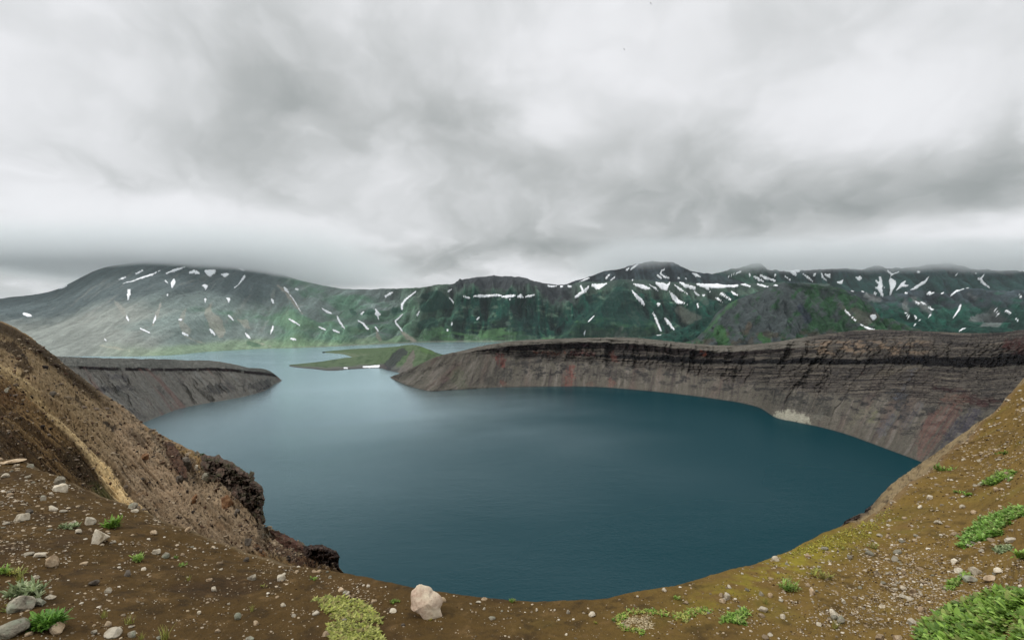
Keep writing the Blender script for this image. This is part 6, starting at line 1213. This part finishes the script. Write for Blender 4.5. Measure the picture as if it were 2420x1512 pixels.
for zz, x, y, w, h, lab in [(4, 685, 1345, 54, 44, 'thin grass tuft above the flat pale rock at the bottom'), (4, 845, 1390, 64, 44, 'thin yellowish grass tuft right of and above the flat pale rock'), (4, 1085, 1478, 64, 76, 'tallest grass tuft, at the bottom edge left of centre'),
                            (4, 1240, 1108, 30, 30, 'small grass tuft right of the dark upright stone'), (4, 1655, 1305, 40, 40, 'thin grass tuft right of and above the upright grey blocky stone'), (6, 1408, 1160, 36, 40, 'yellow grass tuft at the foot of the pale flat-topped rock'), (6, 1030, 1028, 34, 34, 'yellow grass tuft behind the flat white stone'), (4, 930, 1492, 50, 40, 'short grass tuft right of the grey-white stone at the bottom'), (4, 130, 1110, 60, 60, 'grass tuft behind the silvery shrub')]:
    fn, k = Z[zz]; a, b = fn(x, y); grass(a, b, w * k, h * k, lab, int(x))
for x, y, w, lab, sd in [(478, 1071, 18, 'tiny dark bush on top of the big scoria crag, left one', 1), (521, 1075, 12, 'tiny dark bush on top of the big scoria crag, right one', 2)]:
    p, _ = pick_ridge(x, y + 8)
    if p is None: continue
    r = np.random.default_rng(sd); u_ = p.y / F; v, f, c = leafy([(r.normal() * w * .25 * u_, r.normal() * w * .2 * u_, r.uniform(0, 3) * u_, 1) for _ in range(14)], 4 * u_, [(52, 74, 34), (70, 92, 44)], r, (5, 9), .45)
    tag(link('bush', np_mesh('bush', v, f, True, c), M_LEAF, loc=(p.x, p.y, p.z + 2 * u_)), lab, 'bush')

# ------------------------------------------------------------------ two birds high in the sky
M_BIRD = terrain_mat('bird_plumage', ((20, 1),), .1, .2, .01, use_attr=False, base=(.02, .02, .022))
def bird(px_, py_, Y, label):
    root = bpy.data.objects.new('bird', None); COL.objects.link(root); root.location = toworld(px_, py_, Y); root.empty_display_size = .2; tag(root, label, 'bird', 'birds under the clouds')
    bm = bmesh.new(); bmesh.ops.create_uvsphere(bm, u_segments=14, v_segments=10, radius=1)
    for v in bm.verts:
        x = v.co.x; w = .12 * (1 - .55 * max(0, -x)) * (1 if x < .6 else 1 - (x - .6) * .6); v.co = Vector((x * .38, v.co.y * w, v.co.z * w * .9 + (.03 if x > .7 else 0)))
    for v in bm.verts:
        if v.co.x < -.3: v.co.y *= 2.6; v.co.z *= .35
    me = bpy.data.meshes.new('body'); bm.to_mesh(me); bm.free(); link('body', me, M_BIRD, root)
    for s in (-1, 1):
        V = []; 
        for i, (sp, le, te, z) in enumerate([(.05, .16, -.16, .03), (.3, .2, -.14, .13), (.6, .16, -.12, .17), (.9, .02, -.14, .12), (1.1, -.1, -.16, .08)]):
            V += [(le, s * sp, z + .012), (te, s * sp, z), (le, s * sp, z - .008), (te, s * sp, z - .008)]
        Fq = []
        for i in range(4):
            a = i * 4; b = a + 4; Fq += [(a, a + 1, b + 1, b), (a + 2, b + 2, b + 3, a + 3), (a, b, b + 2, a + 2), (a + 1, a + 3, b + 3, b + 1)]
        Fq += [(0, 2, 3, 1), (16, 17, 19, 18)]
        link('wing', np_mesh('wing', np.array(V, float), np.array(Fq), False), M_BIRD, root)
    return root
b1_ = bird(1475, 117, 420, 'lower left one of two tiny dark birds gliding under the clouds'); b1_.rotation_euler = (.75, .1, 2.4)
b2_ = bird(1538, 9, 390, 'upper one of two tiny dark birds, at the very top of the sky'); b2_.rotation_euler = (.8, .0, 2.2)

# ------------------------------------------------------------------ cloud resting on the summits, and the damp air
def vol_box(name, lo, hi, kind='stuff'):
    (x0, y0, z0), (x1, y1, z1_) = lo, hi
    v = np.array([(x, y, z) for z in (z0, z1_) for y in (y0, y1) for x in (x0, x1)], float); f = np.array([(0, 2, 3, 1), (4, 5, 7, 6), (0, 1, 5, 4), (2, 6, 7, 3), (0, 4, 6, 2), (1, 3, 7, 5)])
    c = v.mean(0); o = link(name, np_mesh(name, v - c, f, False), None, loc=c.tolist()); tag(o, kind=kind); return o
def cloud(lo, hi, zb, soft, dens, seed, label, xs):
    o = vol_box('cloud', lo, hi); tag(o, label, 'cloud')
    m = bpy.data.materials.new('cloud_vapour'); m.use_nodes = True; n = m.node_tree.nodes; n.clear(); B = NB(n, m.node_tree.links)
    out = B.node('ShaderNodeOutputMaterial'); pv = B.node('ShaderNodeVolumePrincipled'); pv.inputs['Color'].default_value = (.94, .97, .98, 1); pv.inputs['Anisotropy'].default_value = .2
    g = B.node('ShaderNodeNewGeometry'); s = B.node('ShaderNodeSeparateXYZ'); B.l.new(g.outputs['Position'], s.inputs[0])
    nz = B.noise(B.mapping(g.outputs['Position'], loc=(seed * 1000, 0, 0), scale=(1, 1, 1.6)), .0011, 3, .55)
    zz = B.m('MULTIPLY_ADD', B.m('SUBTRACT', nz, .5), -soft * 1.7, s.outputs[2])
    d = B.node('ShaderNodeMapRange', interpolation_type='SMOOTHSTEP'); B.l.new(zz, d.inputs[0]); d.inputs[1].default_value = zb; d.inputs[2].default_value = zb + soft; 
    def edge_(sock, a, b):
        q = B.node('ShaderNodeMapRange', interpolation_type='SMOOTHSTEP'); B.l.new(sock, q.inputs[0]); q.inputs[1].default_value = a; q.inputs[2].default_value = b; return q.outputs[0]
    e = B.m('MULTIPLY', edge_(s.outputs[0], lo[0], lo[0] + xs), edge_(s.outputs[0], hi[0], hi[0] - xs)); e = B.m('MULTIPLY', e, edge_(s.outputs[1], lo[1], lo[1] + 700)); e = B.m('MULTIPLY', e, edge_(s.outputs[2], hi[2], hi[2] - 250))
    B.l.new(B.m('MULTIPLY', B.m('MULTIPLY', d.outputs[0], e), dens), pv.inputs['Density']); B.l.new(pv.outputs[0], out.inputs['Volume'])
    o.data.materials.append(m); return o
cloud((-8200, 5000, 840), (-1300, 9200, 1400), 905, 105, .0042, 1, 'low grey cloud swallowing the summit of the left volcano', 2600)
cloud((1200, 10300, 1350), (16000, 14500, 2300), 1500, 260, .0012, 4, 'thin grey cloud brushing the tops of the far range on the right', 1600)
hz = vol_box('haze', (-65000, -65000, -9.5), (65000, 65000, 2600))
m = bpy.data.materials.new('haze_air'); m.use_nodes = True; n = m.node_tree.nodes; n.clear(); B = NB(n, m.node_tree.links)
out = B.node('ShaderNodeOutputMaterial'); pv = B.node('ShaderNodeVolumePrincipled'); pv.inputs['Color'].default_value = (.86, .93, .98, 1); pv.inputs['Density'].default_value = 0.6e-5; pv.inputs['Anisotropy'].default_value = .1
B.l.new(pv.outputs[0], out.inputs['Volume']); hz.data.materials.append(m)
